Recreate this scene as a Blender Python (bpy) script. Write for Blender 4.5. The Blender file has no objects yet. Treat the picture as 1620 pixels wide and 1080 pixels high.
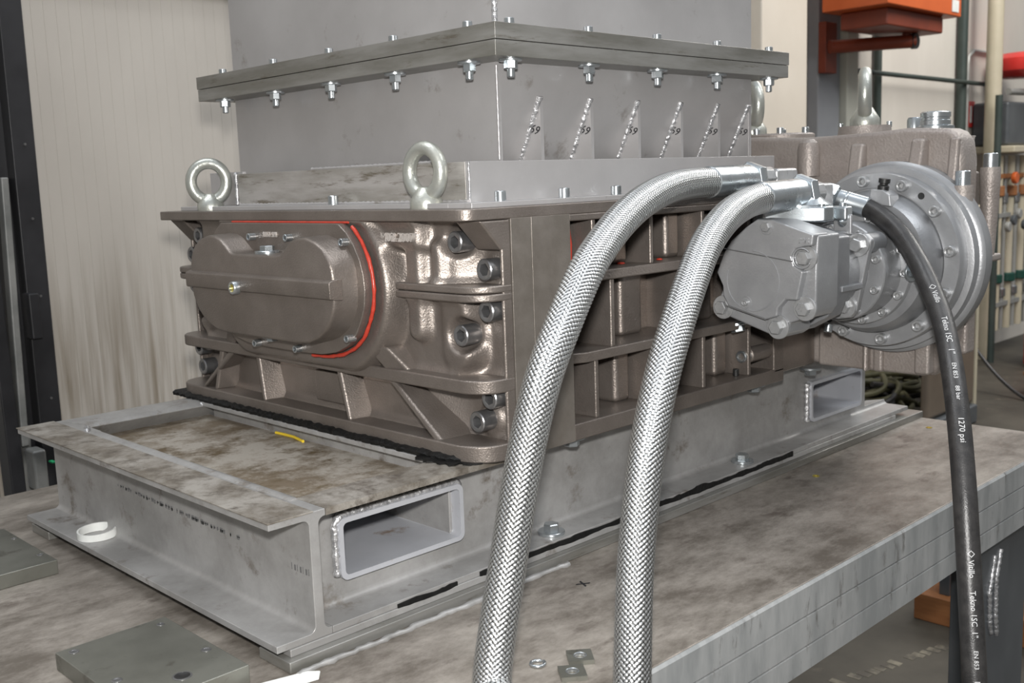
import bpy, bmesh, math, random
import numpy as np
from mathutils import Vector, Matrix
random.seed(7)
rng = np.random.RandomState(3)
S = bpy.context.scene
col = S.collection
PI = math.pi

# ------------------------------------------------------------------ camera
CAM = Vector((-0.5588, -0.9330, 0.5073))
yaw, pitch, roll = map(math.radians, (45.73, -8.7178, -2.0498))
fw = Vector((math.cos(yaw)*math.cos(pitch), math.sin(yaw)*math.cos(pitch), math.sin(pitch)))
rt = fw.cross(Vector((0, 0, 1))).normalized()
up = rt.cross(fw)
r2 = rt*math.cos(roll) + up*math.sin(roll)
u2 = -rt*math.sin(roll) + up*math.cos(roll)
cd = bpy.data.cameras.new('camera')
cam = bpy.data.objects.new('camera', cd)
col.objects.link(cam)
cam.matrix_world = Matrix(((r2.x, u2.x, -fw.x, CAM.x), (r2.y, u2.y, -fw.y, CAM.y), (r2.z, u2.z, -fw.z, CAM.z), (0, 0, 0, 1)))
cd.sensor_width = 36.0
cd.lens = 1669.1/1620*36
cd.clip_start = 0.05
cd.clip_end = 60
cd.dof.use_dof = True
cd.dof.focus_distance = 1.35
cd.dof.aperture_fstop = 11
S.camera = cam

# ------------------------------------------------------------------ light
w = bpy.data.worlds.new('world')
S.world = w
w.use_nodes = True
wn, wl = w.node_tree.nodes, w.node_tree.links
bgn = wn['Background']
tc = wn.new('ShaderNodeTexCoord')
sx = wn.new('ShaderNodeSeparateXYZ')
rp = wn.new('ShaderNodeValToRGB')
wl.new(tc.outputs['Generated'], sx.inputs[0])
mp = wn.new('ShaderNodeMapRange')
mp.inputs[1].default_value = -1
mp.inputs[2].default_value = 1
wl.new(sx.outputs['Z'], mp.inputs[0])
wl.new(mp.outputs[0], rp.inputs[0])
cr = rp.color_ramp
cr.elements[0].position = 0.35
cr.elements[0].color = (0.09, 0.08, 0.072, 1)
cr.elements[1].position = 0.95
cr.elements[1].color = (0.80, 0.86, 0.95, 1)
e = cr.elements.new(0.52); e.color = (0.30, 0.295, 0.28, 1)
e = cr.elements.new(0.68); e.color = (0.42, 0.43, 0.44, 1)
wl.new(rp.outputs[0], bgn.inputs[0])
bgn.inputs[1].default_value = 0.56

def area(name, loc, target, size, energy, color=(1, 1, 1), sy=None):
    l = bpy.data.lights.new(name, 'AREA')
    l.energy = energy
    l.color = color
    l.size = size
    if sy:
        l.shape = 'RECTANGLE'; l.size_y = sy
    o = bpy.data.objects.new(name, l)
    col.objects.link(o)
    o.location = loc
    o.rotation_euler = (Vector(target)-Vector(loc)).to_track_quat('-Z', 'Y').to_euler()
    return o
# camera flash (just above the lens), ceiling strip lamps
area('camera_flash', CAM + u2*0.10 - fw*0.02, CAM + fw*3 + u2*0.1, 0.05, 19.0, (1.0, 0.98, 0.95))
area('ceiling_lamp', (-0.6, 0.8, 3.6), (0.3, 0.4, 0), 0.35, 32, (0.95, 0.98, 1.0), 2.4)
area('ceiling_lamp', (1.6, -1.8, 3.6), (0.8, -0.2, 0), 0.35, 42, (0.95, 0.98, 1.0), 2.4)
area('ceiling_lamp', (5.2, -0.2, 3.6), (5.6, 1.8, 0.3), 1.2, 135, (1.0, 0.97, 0.92), 3.0)  # wide unseen lamp, added to brighten the right background
S.view_settings.view_transform = 'Standard'
S.view_settings.look = 'None'
S.view_settings.exposure = 0.55
S.view_settings.gamma = 1.0
S.view_settings.use_curve_mapping = False

# ------------------------------------------------------------------ materials
def mat(name, c1, c2=None, metallic=0.0, rough=0.5, scale=8, stretch=(1, 1, 1), bump=0.0, bscale=60, detail=6, c3=None, c3w=0.1, rvar=0.1, spec=0.5, contrast=0.25, emit=None, c3s=2.3, nr=0.62):
    m = bpy.data.materials.new(name)
    m.use_nodes = True
    n, l = m.node_tree.nodes, m.node_tree.links
    b = n['Principled BSDF']
    b.inputs['Base Color'].default_value = (*c1, 1)
    b.inputs['Metallic'].default_value = metallic
    b.inputs['Roughness'].default_value = rough
    b.inputs['Specular IOR Level'].default_value = spec
    geo = n.new('ShaderNodeNewGeometry')
    mpn = n.new('ShaderNodeMapping')
    mpn.inputs['Scale'].default_value = stretch
    mpn.inputs['Location'].default_value = (3.37, 7.913, 5.131)
    mpn.inputs['Rotation'].default_value = (0.31, 0.23, 0.11) if max(stretch) < 3 else (0.05, 0.04, 0.02)
    l.new(geo.outputs['Position'], mpn.inputs[0])
    if c2:
        nz = n.new('ShaderNodeTexNoise')
        nz.inputs['Scale'].default_value = scale
        nz.inputs['Detail'].default_value = detail
        nz.inputs['Roughness'].default_value = nr
        l.new(mpn.outputs[0], nz.inputs['Vector'])
        ramp = n.new('ShaderNodeValToRGB')
        ramp.color_ramp.elements[0].position = 0.5-contrast/1.0*0.5
        ramp.color_ramp.elements[1].position = 0.5+contrast/1.0*0.5
        ramp.color_ramp.elements[0].color = (*c1, 1)
        ramp.color_ramp.elements[1].color = (*c2, 1)
        l.new(nz.outputs['Fac'], ramp.inputs[0])
        out = ramp.outputs[0]
        if c3:
            nz2 = n.new('ShaderNodeTexNoise')
            nz2.inputs['Scale'].default_value = scale*c3s
            nz2.inputs['Detail'].default_value = 8
            nz2.inputs['Roughness'].default_value = 0.7
            l.new(mpn.outputs[0], nz2.inputs['Vector'])
            r3 = n.new('ShaderNodeValToRGB')
            r3.color_ramp.elements[0].position = 0.62-c3w
            r3.color_ramp.elements[1].position = 0.72-c3w*0.6
            l.new(nz2.outputs['Fac'], r3.inputs[0])
            mx = n.new('ShaderNodeMix'); mx.data_type = 'RGBA'
            l.new(r3.outputs[0], mx.inputs[0])
            l.new(out, mx.inputs[6])
            mx.inputs[7].default_value = (*c3, 1)
            out = mx.outputs[2]
        l.new(out, b.inputs['Base Color'])
        mr = n.new('ShaderNodeMapRange')
        mr.inputs[3].default_value = max(rough-rvar, 0.03)
        mr.inputs[4].default_value = min(rough+rvar, 1)
        l.new(nz.outputs['Fac'], mr.inputs[0])
        l.new(mr.outputs[0], b.inputs['Roughness'])
    if bump:
        nb = n.new('ShaderNodeTexNoise')
        nb.inputs['Scale'].default_value = bscale
        nb.inputs['Detail'].default_value = 3
        l.new(geo.outputs['Position'], nb.inputs['Vector'])
        bp = n.new('ShaderNodeBump')
        bp.inputs['Strength'].default_value = bump
        bp.inputs['Distance'].default_value = 0.002
        l.new(nb.outputs['Fac'], bp.inputs['Height'])
        l.new(bp.outputs[0], b.inputs['Normal'])
    if emit:
        b.inputs['Emission Color'].default_value = (*emit[:3], 1)
        b.inputs['Emission Strength'].default_value = emit[3]
    return m
M = {}
M['cast'] = mat('cast_bronze_grey_paint', (0.190, 0.164, 0.146), (0.232, 0.203, 0.182), 0.68, 0.40, 14, bump=0.28, bscale=420, rvar=0.06)
M['cast_light'] = mat('worn_highlit_lettering', (0.52, 0.48, 0.45), (0.58, 0.54, 0.51), 0.4, 0.35, 60)  # pale colour stands for wear and for light caught by the raised letters
M['cast_machined'] = mat('machined_casting', (0.205, 0.183, 0.16), (0.245, 0.222, 0.198), 0.6, 0.36, 30, (1, 1, 1), bump=0.12, bscale=500)
M['cast_gear'] = mat('gearbox_taupe_paint', (0.27, 0.235, 0.215), (0.32, 0.285, 0.262), 0.35, 0.45, 14, bump=0.5, bscale=260)
M['grey_paint'] = mat('silver_grey_machine_paint', (0.30, 0.305, 0.315), (0.34, 0.345, 0.355), 0.45, 0.36, 20, bump=0.12, bscale=350)
M['grey_dark'] = mat('dark_silver_paint', (0.22, 0.225, 0.235), (0.27, 0.275, 0.285), 0.5, 0.34, 20, bump=0.1, bscale=350)
M['sheet'] = mat('grey_steel_sheet', (0.37, 0.36, 0.36), (0.43, 0.42, 0.42), 0.45, 0.42, 5, (1, 1, 1), bump=0.05, bscale=200, c3=(0.25, 0.23, 0.21), c3w=0.02, contrast=0.3)
M['sheet_dirty'] = mat('smeared_steel_sheet', (0.28, 0.265, 0.24), (0.42, 0.40, 0.385), 0.45, 0.40, 9, (0.6, 0.6, 4), bump=0.05, bscale=200, c3=(0.14, 0.12, 0.09), c3w=0.07, contrast=0.22)
M['flange'] = mat('ground_flange_steel', (0.20, 0.195, 0.175), (0.30, 0.295, 0.28), 0.6, 0.38, 7, (0.7, 0.7, 5), c3=(0.14, 0.125, 0.10), c3w=0.04, contrast=0.22)
M['frame'] = mat('frame_steel', (0.27, 0.265, 0.258), (0.38, 0.375, 0.37), 0.4, 0.45, 8, (1, 1, 1), nr=0.72, bump=0.05, bscale=150, c3=(0.17, 0.15, 0.13), c3w=0.05, contrast=0.25)
M['frame_top'] = mat('dirty_frame_flange_steel', (0.15, 0.13, 0.105), (0.33, 0.31, 0.28), 0.35, 0.5, 14, nr=0.75, bump=0.08, bscale=150, c3=(0.10, 0.085, 0.07), c3w=0.10, contrast=0.22)
M['tube_lit'] = mat('flash_lit_bluish_steel', (0.40, 0.41, 0.44), (0.47, 0.48, 0.51), 0.3, 0.4, 6, c3=(0.24, 0.17, 0.12), c3w=0.02, contrast=0.25)  # paler bluish colour stands for flash light inside the window tubes
M['tray'] = mat('oily_tray_steel', (0.17, 0.135, 0.095), (0.37, 0.34, 0.295), 0.2, 0.5, 7, nr=0.80, bump=0.1, bscale=150, c3=(0.10, 0.07, 0.035), c3w=0.12, contrast=0.16)
M['bench'] = mat('worn_bench_top_steel', (0.125, 0.108, 0.09), (0.33, 0.30, 0.265), 0.25, 0.46, 7.5, (0.7, 1.3, 1), nr=0.78, bump=0.1, bscale=90, c3=(0.12, 0.10, 0.085), c3w=0.06, contrast=0.24, detail=10)
M['apron'] = mat('bench_edge_steel', (0.30, 0.31, 0.31), (0.42, 0.425, 0.42), 0.35, 0.42, 9, (2.5, 1, 0.6), bump=0.06, bscale=90, c3=(0.17, 0.165, 0.155), c3w=0.04, contrast=0.22)
M['plate'] = mat('dark_machined_plate', (0.15, 0.15, 0.13), (0.20, 0.20, 0.175), 0.55, 0.35, 9, c3=(0.10, 0.095, 0.08), c3w=0.02)
M['zinc'] = mat('zinc_plated_steel', (0.42, 0.455, 0.475), (0.49, 0.52, 0.54), 0.9, 0.28, 18, rvar=0.06)
M['bolt_grey'] = mat('grey_screw_steel', (0.24, 0.24, 0.245), (0.30, 0.30, 0.305), 0.85, 0.33, 80, rvar=0.05)
M['bolt_paint'] = mat('painted_screw', (0.34, 0.345, 0.35), (0.39, 0.395, 0.40), 0.5, 0.3, 80)
M['galv'] = mat('galvanised_forging', (0.40, 0.42, 0.40), (0.52, 0.52, 0.46), 0.7, 0.36, 22, bump=0.2, bscale=300, contrast=0.5)
M['weld'] = mat('weld_bead', (0.36, 0.36, 0.37), (0.62, 0.62, 0.63), 0.7, 0.32, 120, bump=1.0, bscale=220)
M['black_seal'] = mat('black_sealant', (0.004, 0.004, 0.004), (0.008, 0.008, 0.008), 0, 0.5, 50, bump=0.6, bscale=120, spec=0.25)
M['red_seal'] = mat('red_sealant', (0.36, 0.030, 0.016), (0.44, 0.045, 0.025), 0, 0.35, 80, bump=0.3, bscale=200)
M['rubber'] = mat('black_hose_rubber', (0.020, 0.019, 0.019), (0.034, 0.032, 0.031), 0, 0.36, 60, bump=0.15, bscale=500)
M['black_part'] = mat('black_plastic', (0.012, 0.012, 0.012), (0.02, 0.02, 0.02), 0, 0.4, 60)
M['ink_black'] = mat('black_marker', (0.01, 0.01, 0.012), None, 0, 0.5)
M['ink_grey'] = mat('grey_stamp_ink', (0.12, 0.12, 0.12), None, 0.2, 0.5)
M['ink_white'] = mat('white_hose_print', (0.55, 0.55, 0.55), None, 0, 0.5)
M['brass'] = mat('brass_glass', (0.45, 0.36, 0.07), (0.3, 0.25, 0.04), 0.5, 0.25, 90)
M['wall'] = mat('cream_sandwich_panel', (0.445, 0.41, 0.368), (0.495, 0.458, 0.412), 0, 0.55, 3, (1, 1, 0.4))
M['wall_far'] = mat('cream_far_wall', (0.54, 0.505, 0.455), (0.61, 0.575, 0.52), 0, 0.6, 1.5, (1, 1, 0.4))
M['pillar'] = mat('cream_pillar', (0.60, 0.54, 0.46), (0.65, 0.59, 0.51), 0, 0.6, 2)
M['grey_pillar'] = mat('grey_pillar', (0.22, 0.23, 0.25), (0.27, 0.28, 0.30), 0, 0.6, 2)
M['pale_pillar'] = mat('pale_green_grey_post', (0.40, 0.41, 0.36), (0.45, 0.45, 0.4), 0, 0.6, 2)
M['mast'] = mat('black_mast_paint', (0.014, 0.014, 0.016), (0.024, 0.024, 0.027), 0.1, 0.42, 6)
M['mast_grey'] = mat('greasy_grey_rail', (0.16, 0.165, 0.16), (0.26, 0.26, 0.25), 0.3, 0.45, 9)
M['orange'] = mat('orange_enamel', (0.46, 0.085, 0.016), (0.52, 0.105, 0.022), 0, 0.4, 4)
M['dark_red'] = mat('rusty_red_pipe', (0.16, 0.028, 0.012), (0.21, 0.04, 0.017), 0, 0.5, 6)
M['red'] = mat('red_enamel', (0.50, 0.025, 0.02), (0.56, 0.035, 0.03), 0, 0.3, 4)
M['white'] = mat('white_plastic', (0.60, 0.61, 0.59), (0.68, 0.69, 0.67), 0, 0.45, 40)
M['floor'] = mat('dark_concrete', (0.030, 0.026, 0.019), (0.066, 0.058, 0.044), 0, 0.6, 3, bump=0.3, bscale=40, c3=(0.12, 0.10, 0.075), c3w=0.0, contrast=0.3)
M['floor_paint'] = mat('worn_yellow_white_line', (0.19, 0.17, 0.125), (0.06, 0.052, 0.04), 0, 0.6, 18, contrast=0.2)
M['pipe_cream'] = mat('cream_pipe', (0.42, 0.38, 0.28), (0.48, 0.43, 0.33), 0, 0.5, 5)
M['pipe_green'] = mat('dark_green_pipe', (0.035, 0.05, 0.045), (0.05, 0.065, 0.058), 0.2, 0.5, 5)
M['pipe_grey'] = mat('grey_conduit', (0.28, 0.28, 0.27), (0.35, 0.35, 0.33), 0.3, 0.45, 5)
M['wood'] = mat('orange_brown_timber', (0.22, 0.085, 0.028), (0.29, 0.12, 0.042), 0, 0.6, 9, (1, 1, 8))
M['green'] = mat('green_plastic', (0.02, 0.35, 0.14), None, 0, 0.5)
M['cable'] = mat('olive_cable', (0.055, 0.052, 0.022), (0.11, 0.10, 0.05), 0, 0.6, 12)
M['darkgrey'] = mat('dark_grey_enamel', (0.075, 0.082, 0.09), (0.10, 0.108, 0.115), 0.2, 0.35, 6)
M['green_dark'] = mat('dark_teal_valve', (0.008, 0.05, 0.036), None, 0, 0.4)
M['panel_brown'] = mat('brown_dark_panel', (0.11, 0.085, 0.065), (0.15, 0.12, 0.09), 0, 0.45, 3)
M['yellow'] = mat('yellow_tape', (0.70, 0.50, 0.03), None, 0, 0.5)

def wall_panel_mat():
    m = M['wall']; n, l = m.node_tree.nodes, m.node_tree.links
    b = n['Principled BSDF']
    geo = n.new('ShaderNodeNewGeometry'); s = n.new('ShaderNodeSeparateXYZ')
    l.new(geo.outputs['Position'], s.inputs[0])
    # rust/dirt streaks rising from the bottom of the panel along the grooves
    mpn = n.new('ShaderNodeMapping'); mpn.inputs['Scale'].default_value = (52, 1, 2.6)
    l.new(geo.outputs['Position'], mpn.inputs[0])
    nz = n.new('ShaderNodeTexNoise'); nz.inputs['Scale'].default_value = 1; nz.inputs['Detail'].default_value = 5
    l.new(mpn.outputs[0], nz.inputs['Vector'])
    mr = n.new('ShaderNodeMapRange'); mr.inputs[1].default_value = 0.05; mr.inputs[2].default_value = 0.42
    mr.inputs[3].default_value = 0.7; mr.inputs[4].default_value = 0.0
    l.new(s.outputs['Z'], mr.inputs[0])
    r = n.new('ShaderNodeValToRGB'); r.color_ramp.elements[0].position = 0.42; r.color_ramp.elements[1].position = 0.70
    l.new(nz.outputs['Fac'], r.inputs[0])
    mul = n.new('ShaderNodeMath'); mul.operation = 'MULTIPLY'
    l.new(r.outputs[0], mul.inputs[0]); l.new(mr.outputs[0], mul.inputs[1])
    mx = n.new('ShaderNodeMix'); mx.data_type = 'RGBA'
    old = b.inputs['Base Color'].links[0].from_socket
    l.new(mul.outputs[0], mx.inputs[0]); l.new(old, mx.inputs[6]); mx.inputs[7].default_value = (0.16, 0.12, 0.07, 1)
    l.new(mx.outputs[2], b.inputs['Base Color'])
wall_panel_mat()

BR_N, BR_P = 20, 0.0056
def braid_mat():
    m = bpy.data.materials.new('braided_steel_wire'); m.use_nodes = True
    n, l = m.node_tree.nodes, m.node_tree.links
    b = n['Principled BSDF']
    uv = n.new('ShaderNodeUVMap'); uv.uv_map = 'UVMap'
    s = n.new('ShaderNodeSeparateXYZ'); l.new(uv.outputs[0], s.inputs[0])
    def mt(op, a, bb=None, c=None):
        k = n.new('ShaderNodeMath'); k.operation = op
        for i, v in enumerate((a, bb, c)):
            if v is None: continue
            if isinstance(v, (int, float)): k.inputs[i].default_value = v
            else: l.new(v, k.inputs[i])
        return k.outputs[0]
    N = BR_N; p = BR_P
    un = mt('MULTIPLY', s.outputs[0], float(N)); vn = mt('DIVIDE', s.outputs[1], p)
    P = mt('ADD', un, vn); Q = mt('SUBTRACT', un, vn)
    P = mt('ADD', P, 4000.0); Q = mt('ADD', Q, 4000.0)
    a = mt('FRACT', P); bq = mt('FRACT', Q)
    i = mt('FLOOR', P); j = mt('FLOOR', Q)
    sel = mt('LESS_THAN', mt('MODULO', mt('ADD', i, j), 4.0), 1.5)
    sa = mt('SINE', mt('MULTIPLY', a, PI)); sb = mt('SINE', mt('MULTIPLY', bq, PI))
    # which strand is on top: profile across it and crown along it
    ix = n.new('ShaderNodeMix'); ix.data_type = 'FLOAT'
    l.new(sel, ix.inputs[0]); l.new(sa, ix.inputs[2]); l.new(sb, ix.inputs[3])
    iy = n.new('ShaderNodeMix'); iy.data_type = 'FLOAT'
    l.new(sel, iy.inputs[0]); l.new(sb, iy.inputs[2]); l.new(sa, iy.inputs[3])
    across = mt('POWER', ix.outputs[0], 0.55)
    along = mt('ADD', mt('MULTIPLY', iy.outputs[0], 0.45), 0.55)
    h = mt('MULTIPLY', across, along)
    ia = n.new('ShaderNodeMix'); ia.data_type = 'FLOAT'
    l.new(sel, ia.inputs[0]); l.new(a, ia.inputs[2]); l.new(bq, ia.inputs[3])
    wires = mt('MULTIPLY', mt('ABSOLUTE', mt('SINE', mt('MULTIPLY', ia.outputs[0], PI*4))), 0.10)
    h2 = mt('ADD', h, wires)
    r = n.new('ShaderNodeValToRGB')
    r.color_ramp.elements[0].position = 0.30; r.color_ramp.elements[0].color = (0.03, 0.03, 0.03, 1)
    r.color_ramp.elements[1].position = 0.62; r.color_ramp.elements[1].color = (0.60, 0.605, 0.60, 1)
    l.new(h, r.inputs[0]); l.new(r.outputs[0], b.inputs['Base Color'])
    b.inputs['Metallic'].default_value = 0.95
    b.inputs['Roughness'].default_value = 0.30
    return m
M['braid'] = braid_mat()

# ------------------------------------------------------------------ object helpers
ORG = {}
def empty(name, loc, label, cat, group=None):
    o = bpy.data.objects.new(name, None); col.objects.link(o)
    o.location = loc; o.empty_display_size = 0.02
    o['label'] = label; o['category'] = cat
    if group: o['group'] = group
    ORG[o.name] = Vector(loc)
    return o
def tag(o, label=None, cat=None, group=None, kind=None):
    if label: o['label'] = label
    if cat: o['category'] = cat
    if group: o['group'] = group
    if kind: o['kind'] = kind
    return o
class MB:
    def __init__(s): s.v = []; s.f = []; s.sm = []
    def add(s, verts, faces, smooth=False):
        k = len(s.v); s.v += [tuple(v) for v in verts]; s.f += [tuple(i+k for i in f) for f in faces]; s.sm += [smooth]*len(faces)
        return s
    def box(s, x0, x1, y0, y1, z0, z1):
        v = [(x, y, z) for x in (x0, x1) for y in (y0, y1) for z in (z0, z1)]
        return s.add(v, [(0, 1, 3, 2), (4, 6, 7, 5), (0, 4, 5, 1), (2, 3, 7, 6), (0, 2, 6, 4), (1, 5, 7, 3)])
    def prism(s, pts, ax, a, b, smooth=False):
        """polygon extruded along axis ax from a to b. pts in the other two axes (in xyz order)"""
        n = len(pts)
        def mk(p, c):
            return (c, p[0], p[1]) if ax == 'x' else (p[0], c, p[1]) if ax == 'y' else (p[0], p[1], c)
        v = [mk(p, a) for p in pts]+[mk(p, b) for p in pts]
        f = [tuple(range(n-1, -1, -1)), tuple(range(n, 2*n))]
        k = len(s.v); s.v += v
        s.f += [tuple(i+k for i in q) for q in f]; s.sm += [False, False]
        for i in range(n):
            j = (i+1) % n
            s.f.append((k+i, k+j, k+n+j, k+n+i)); s.sm.append(smooth)
        return s
    def rings(s, rings, cap=True, smooth=True, closed=True):
        n = len(rings[0]); k = len(s.v)
        for r in rings: s.v += [tuple(p) for p in r]
        for a in range(len(rings)-1):
            for i in range(n if closed else n-1):
                j = (i+1) % n
                s.f.append((k+a*n+i, k+a*n+j, k+(a+1)*n+j, k+(a+1)*n+i)); s.sm.append(smooth)
        if cap:
            s.f.append(tuple(k+i for i in range(n-1, -1, -1))); s.sm.append(False)
            s.f.append(tuple(k+(len(rings)-1)*n+i for i in range(n))); s.sm.append(False)
        return s
    def lathe(s, prof, o, ax, n=40, cap=True, smooth=True, ph=0.0):
        """prof: list of (radius, distance along ax) from point o"""
        ax = Vector(ax).normalized(); o = Vector(o)
        t = Vector((0, 0, 1)) if abs(ax.z) < 0.9 else Vector((1, 0, 0))
        a = ax.cross(t).normalized(); b = ax.cross(a)
        rs = []
        for r, d in prof:
            rs.append([o+ax*d+a*(r*math.cos(2*PI*i/n+ph))+b*(r*math.sin(2*PI*i/n+ph)) for i in range(n)])
        return s.rings(rs, cap, smooth)
    def cyl(s, o, ax, r, L, n=32, ch=0.0):
        p = [(r-ch, 0), (r, ch), (r, L-ch), (r-ch, L)] if ch else [(r, 0), (r, L)]
        return s.lathe(p, o, ax, n)
    def tube(s, pts, r, n=12, cap=True):
        P = [Vector(p) for p in pts]; rs = []
        nrm = None
        for i, p in enumerate(P):
            t = (P[min(i+1, len(P)-1)]-P[max(i-1, 0)]).normalized()
            if nrm is None:
                q = Vector((0, 0, 1)) if abs(t.z) < 0.9 else Vector((1, 0, 0))
                nrm = t.cross(q).normalized()
            else:
                nrm = (nrm - t*nrm.dot(t)).normalized()
            bn = t.cross(nrm)
            rr = r[i] if isinstance(r, (list, tuple)) else r
            rs.append([p+nrm*rr*math.cos(2*PI*k/n)+bn*rr*math.sin(2*PI*k/n) for k in range(n)])
        return s.rings(rs, cap, True)
    def build(s, name, m, parent=None, bevel=0.0, seg=2, smooth=False, ang=35, label=None, org=None):
        me = bpy.data.meshes.new(name)
        o0 = ORG[parent.name] if parent is not None else Vector((0, 0, 0))
        if org is not None: o0 = Vector(org)
        me.from_pydata([(v[0]-o0.x, v[1]-o0.y, v[2]-o0.z) for v in s.v], [], s.f)
        bm = bmesh.new(); bm.from_mesh(me)
        bmesh.ops.recalc_face_normals(bm, faces=bm.faces)
        bm.to_mesh(me); bm.free()
        me.materials.append(m)
        o = bpy.data.objects.new(name, me); col.objects.link(o)
        if parent is not None:
            o.parent = parent
            ORG[o.name] = ORG[parent.name]
        else:
            o.location = o0; ORG[o.name] = o0
        if bevel:
            md = o.modifiers.new('bevel', 'BEVEL'); md.width = bevel; md.segments = seg
            md.limit_method = 'ANGLE'; md.angle_limit = math.radians(40); md.harden_normals = True
            me.shade_smooth()
            me.set_sharp_from_angle(angle=math.radians(ang))
        else:
            me.polygons.foreach_set('use_smooth', [True]*len(me.polygons))
            me.set_sharp_from_angle(angle=math.radians(ang))
        if label: o['label'] = label
        return o
def each(mb, name, m, parent, *a, **k):
    # one object per connected piece
    par = list(range(len(mb.v)))
    def find(i):
        while par[i] != i: par[i] = par[par[i]]; i = par[i]
        return i
    for f in mb.f:
        for q in f[1:]: par[find(q)] = find(f[0])
    gr = {}
    for fi, f in enumerate(mb.f): gr.setdefault(find(f[0]), []).append(f)
    for fs in gr.values():
        idx = sorted({i for f in fs for i in f}); mp = {i: j for j, i in enumerate(idx)}
        n = MB(); n.v = [mb.v[i] for i in idx]; n.f = [tuple(mp[i] for i in f) for f in fs]; n.sm = [False]*len(fs)
        n.build(name, m, parent, *a, **k)
def bxo(name, m, parent, x0, x1, y0, y1, z0, z1, bevel=0.0, **k):
    return MB().box(x0, x1, y0, y1, z0, z1).build(name, m, parent, bevel, **k)

def arc(cx, cy, r, a0, a1, n=8):
    return [(cx+r*math.cos(math.radians(a0+(a1-a0)*i/n)), cy+r*math.sin(math.radians(a0+(a1-a0)*i/n))) for i in range(n+1)]
def rrect(x0, x1, y0, y1, r, n=6):
    return arc(x1-r, y1-r, r, 0, 90, n)+arc(x0+r, y1-r, r, 90, 180, n)+arc(x0+r, y0+r, r, 180, 270, n)+arc(x1-r, y0+r, r, 270, 360, n)

# ---- fasteners: meshes built once around +Z, head top at z = height
def mesh_of(mb, name, m, bevel=0):
    o = mb.build(name, m, None)
    me = o.data; bpy.data.objects.remove(o); return me
def cap_mesh(name, m, d, h, key=None, dome=False):
    r = d/2; n = 24; mb = MB(); ch = r*0.10
    key = key or r*0.56
    def circ(rr, z): return [(rr*math.cos(2*PI*i/n), rr*math.sin(2*PI*i/n), z) for i in range(n)]
    def hexr(rr, z):
        o = []
        for i in range(n):
            a = 2*PI*i/n; aa = (a % (PI/3))-PI/6
            q = rr*math.cos(PI/6)/math.cos(aa); o.append((q*math.cos(a), q*math.sin(a), z))
        return o
    dep = h*0.72
    mb.rings([circ(r, -0.004), circ(r, h-ch), circ(r-ch, h), circ(key*1.22, h), hexr(key*1.08, h-0.0006), hexr(key, h-dep*0.25), hexr(key, h-dep), hexr(key*0.3, h-dep*1.1)], cap=True)
    return mesh_of(mb, name, m)
def hex_mesh(name, m, af, h, washer=True, stud=0.0, studr=None):
    mb = MB(); r = af/math.sqrt(3)
    z0 = 0
    if washer:
        mb.cyl((0, 0, -0.002), (0, 0, 1), af*0.98, 0.0045, 28, 0.0006); z0 = 0.0025
    mb.lathe([(r, z0), (r, z0+h*0.88), (r*0.88, z0+h)], (0, 0, 0), (0, 0, 1), 6, smooth=False)
    if stud:
        sr = studr or af*0.30
        mb.cyl((0, 0, z0), (0, 0, 1), sr, h+stud, 16, sr*0.25)
    return mesh_of(mb, name, m)
def place(name, me, parent, loc, ax, spin=0.0, s=1.0, label=None):
    o = bpy.data.objects.new(name, me); col.objects.link(o)
    o.parent = parent
    o.location = Vector(loc)-ORG[parent.name]
    q = Vector(ax).normalized().to_track_quat('Z', 'Y')
    o.rotation_euler = (q.to_matrix() @ Matrix.Rotation(spin, 3, 'Z')).to_euler()
    o.scale = (s, s, s)
    if label: o['label'] = label
    return o
F_CAP20 = cap_mesh('cap_screw', M['bolt_grey'], 0.0270, 0.024)
F_CAP8 = cap_mesh('cap_screw', M['zinc'], 0.0125, 0.010)
F_CAPF = cap_mesh('cap_screw', M['zinc'], 0.0105, 0.010)
F_CAP10 = cap_mesh('cap_screw', M['zinc'], 0.0145, 0.0125)
F_CAPP = cap_mesh('cap_screw', M['bolt_paint'], 0.0170, 0.011)
F_CAPS = cap_mesh('cap_screw', M['bolt_paint'], 0.0125, 0.008)
F_CAPZ = cap_mesh('cap_screw', M['zinc'], 0.018, 0.014)
F_TALL = cap_mesh('cap_screw', M['zinc'], 0.022, 0.020)
F_HEXB = hex_mesh('hex_bolt', M['zinc'], 0.019, 0.010)
F_HEXU = hex_mesh('hex_bolt', M['zinc'], 0.017, 0.008, True)
F_NUT = hex_mesh('nut', M['zinc'], 0.0150, 0.0095, True, 0.010, 0.0050)
F_HEXP = hex_mesh('hex_bolt', M['bolt_paint'], 0.0175, 0.009, True)
F_HEXS = hex_mesh('hex_bolt', M['bolt_paint'], 0.012, 0.005, False)
F_PLUG = hex_mesh('hex_plug', M['zinc'], 0.018, 0.007, True)

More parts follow.
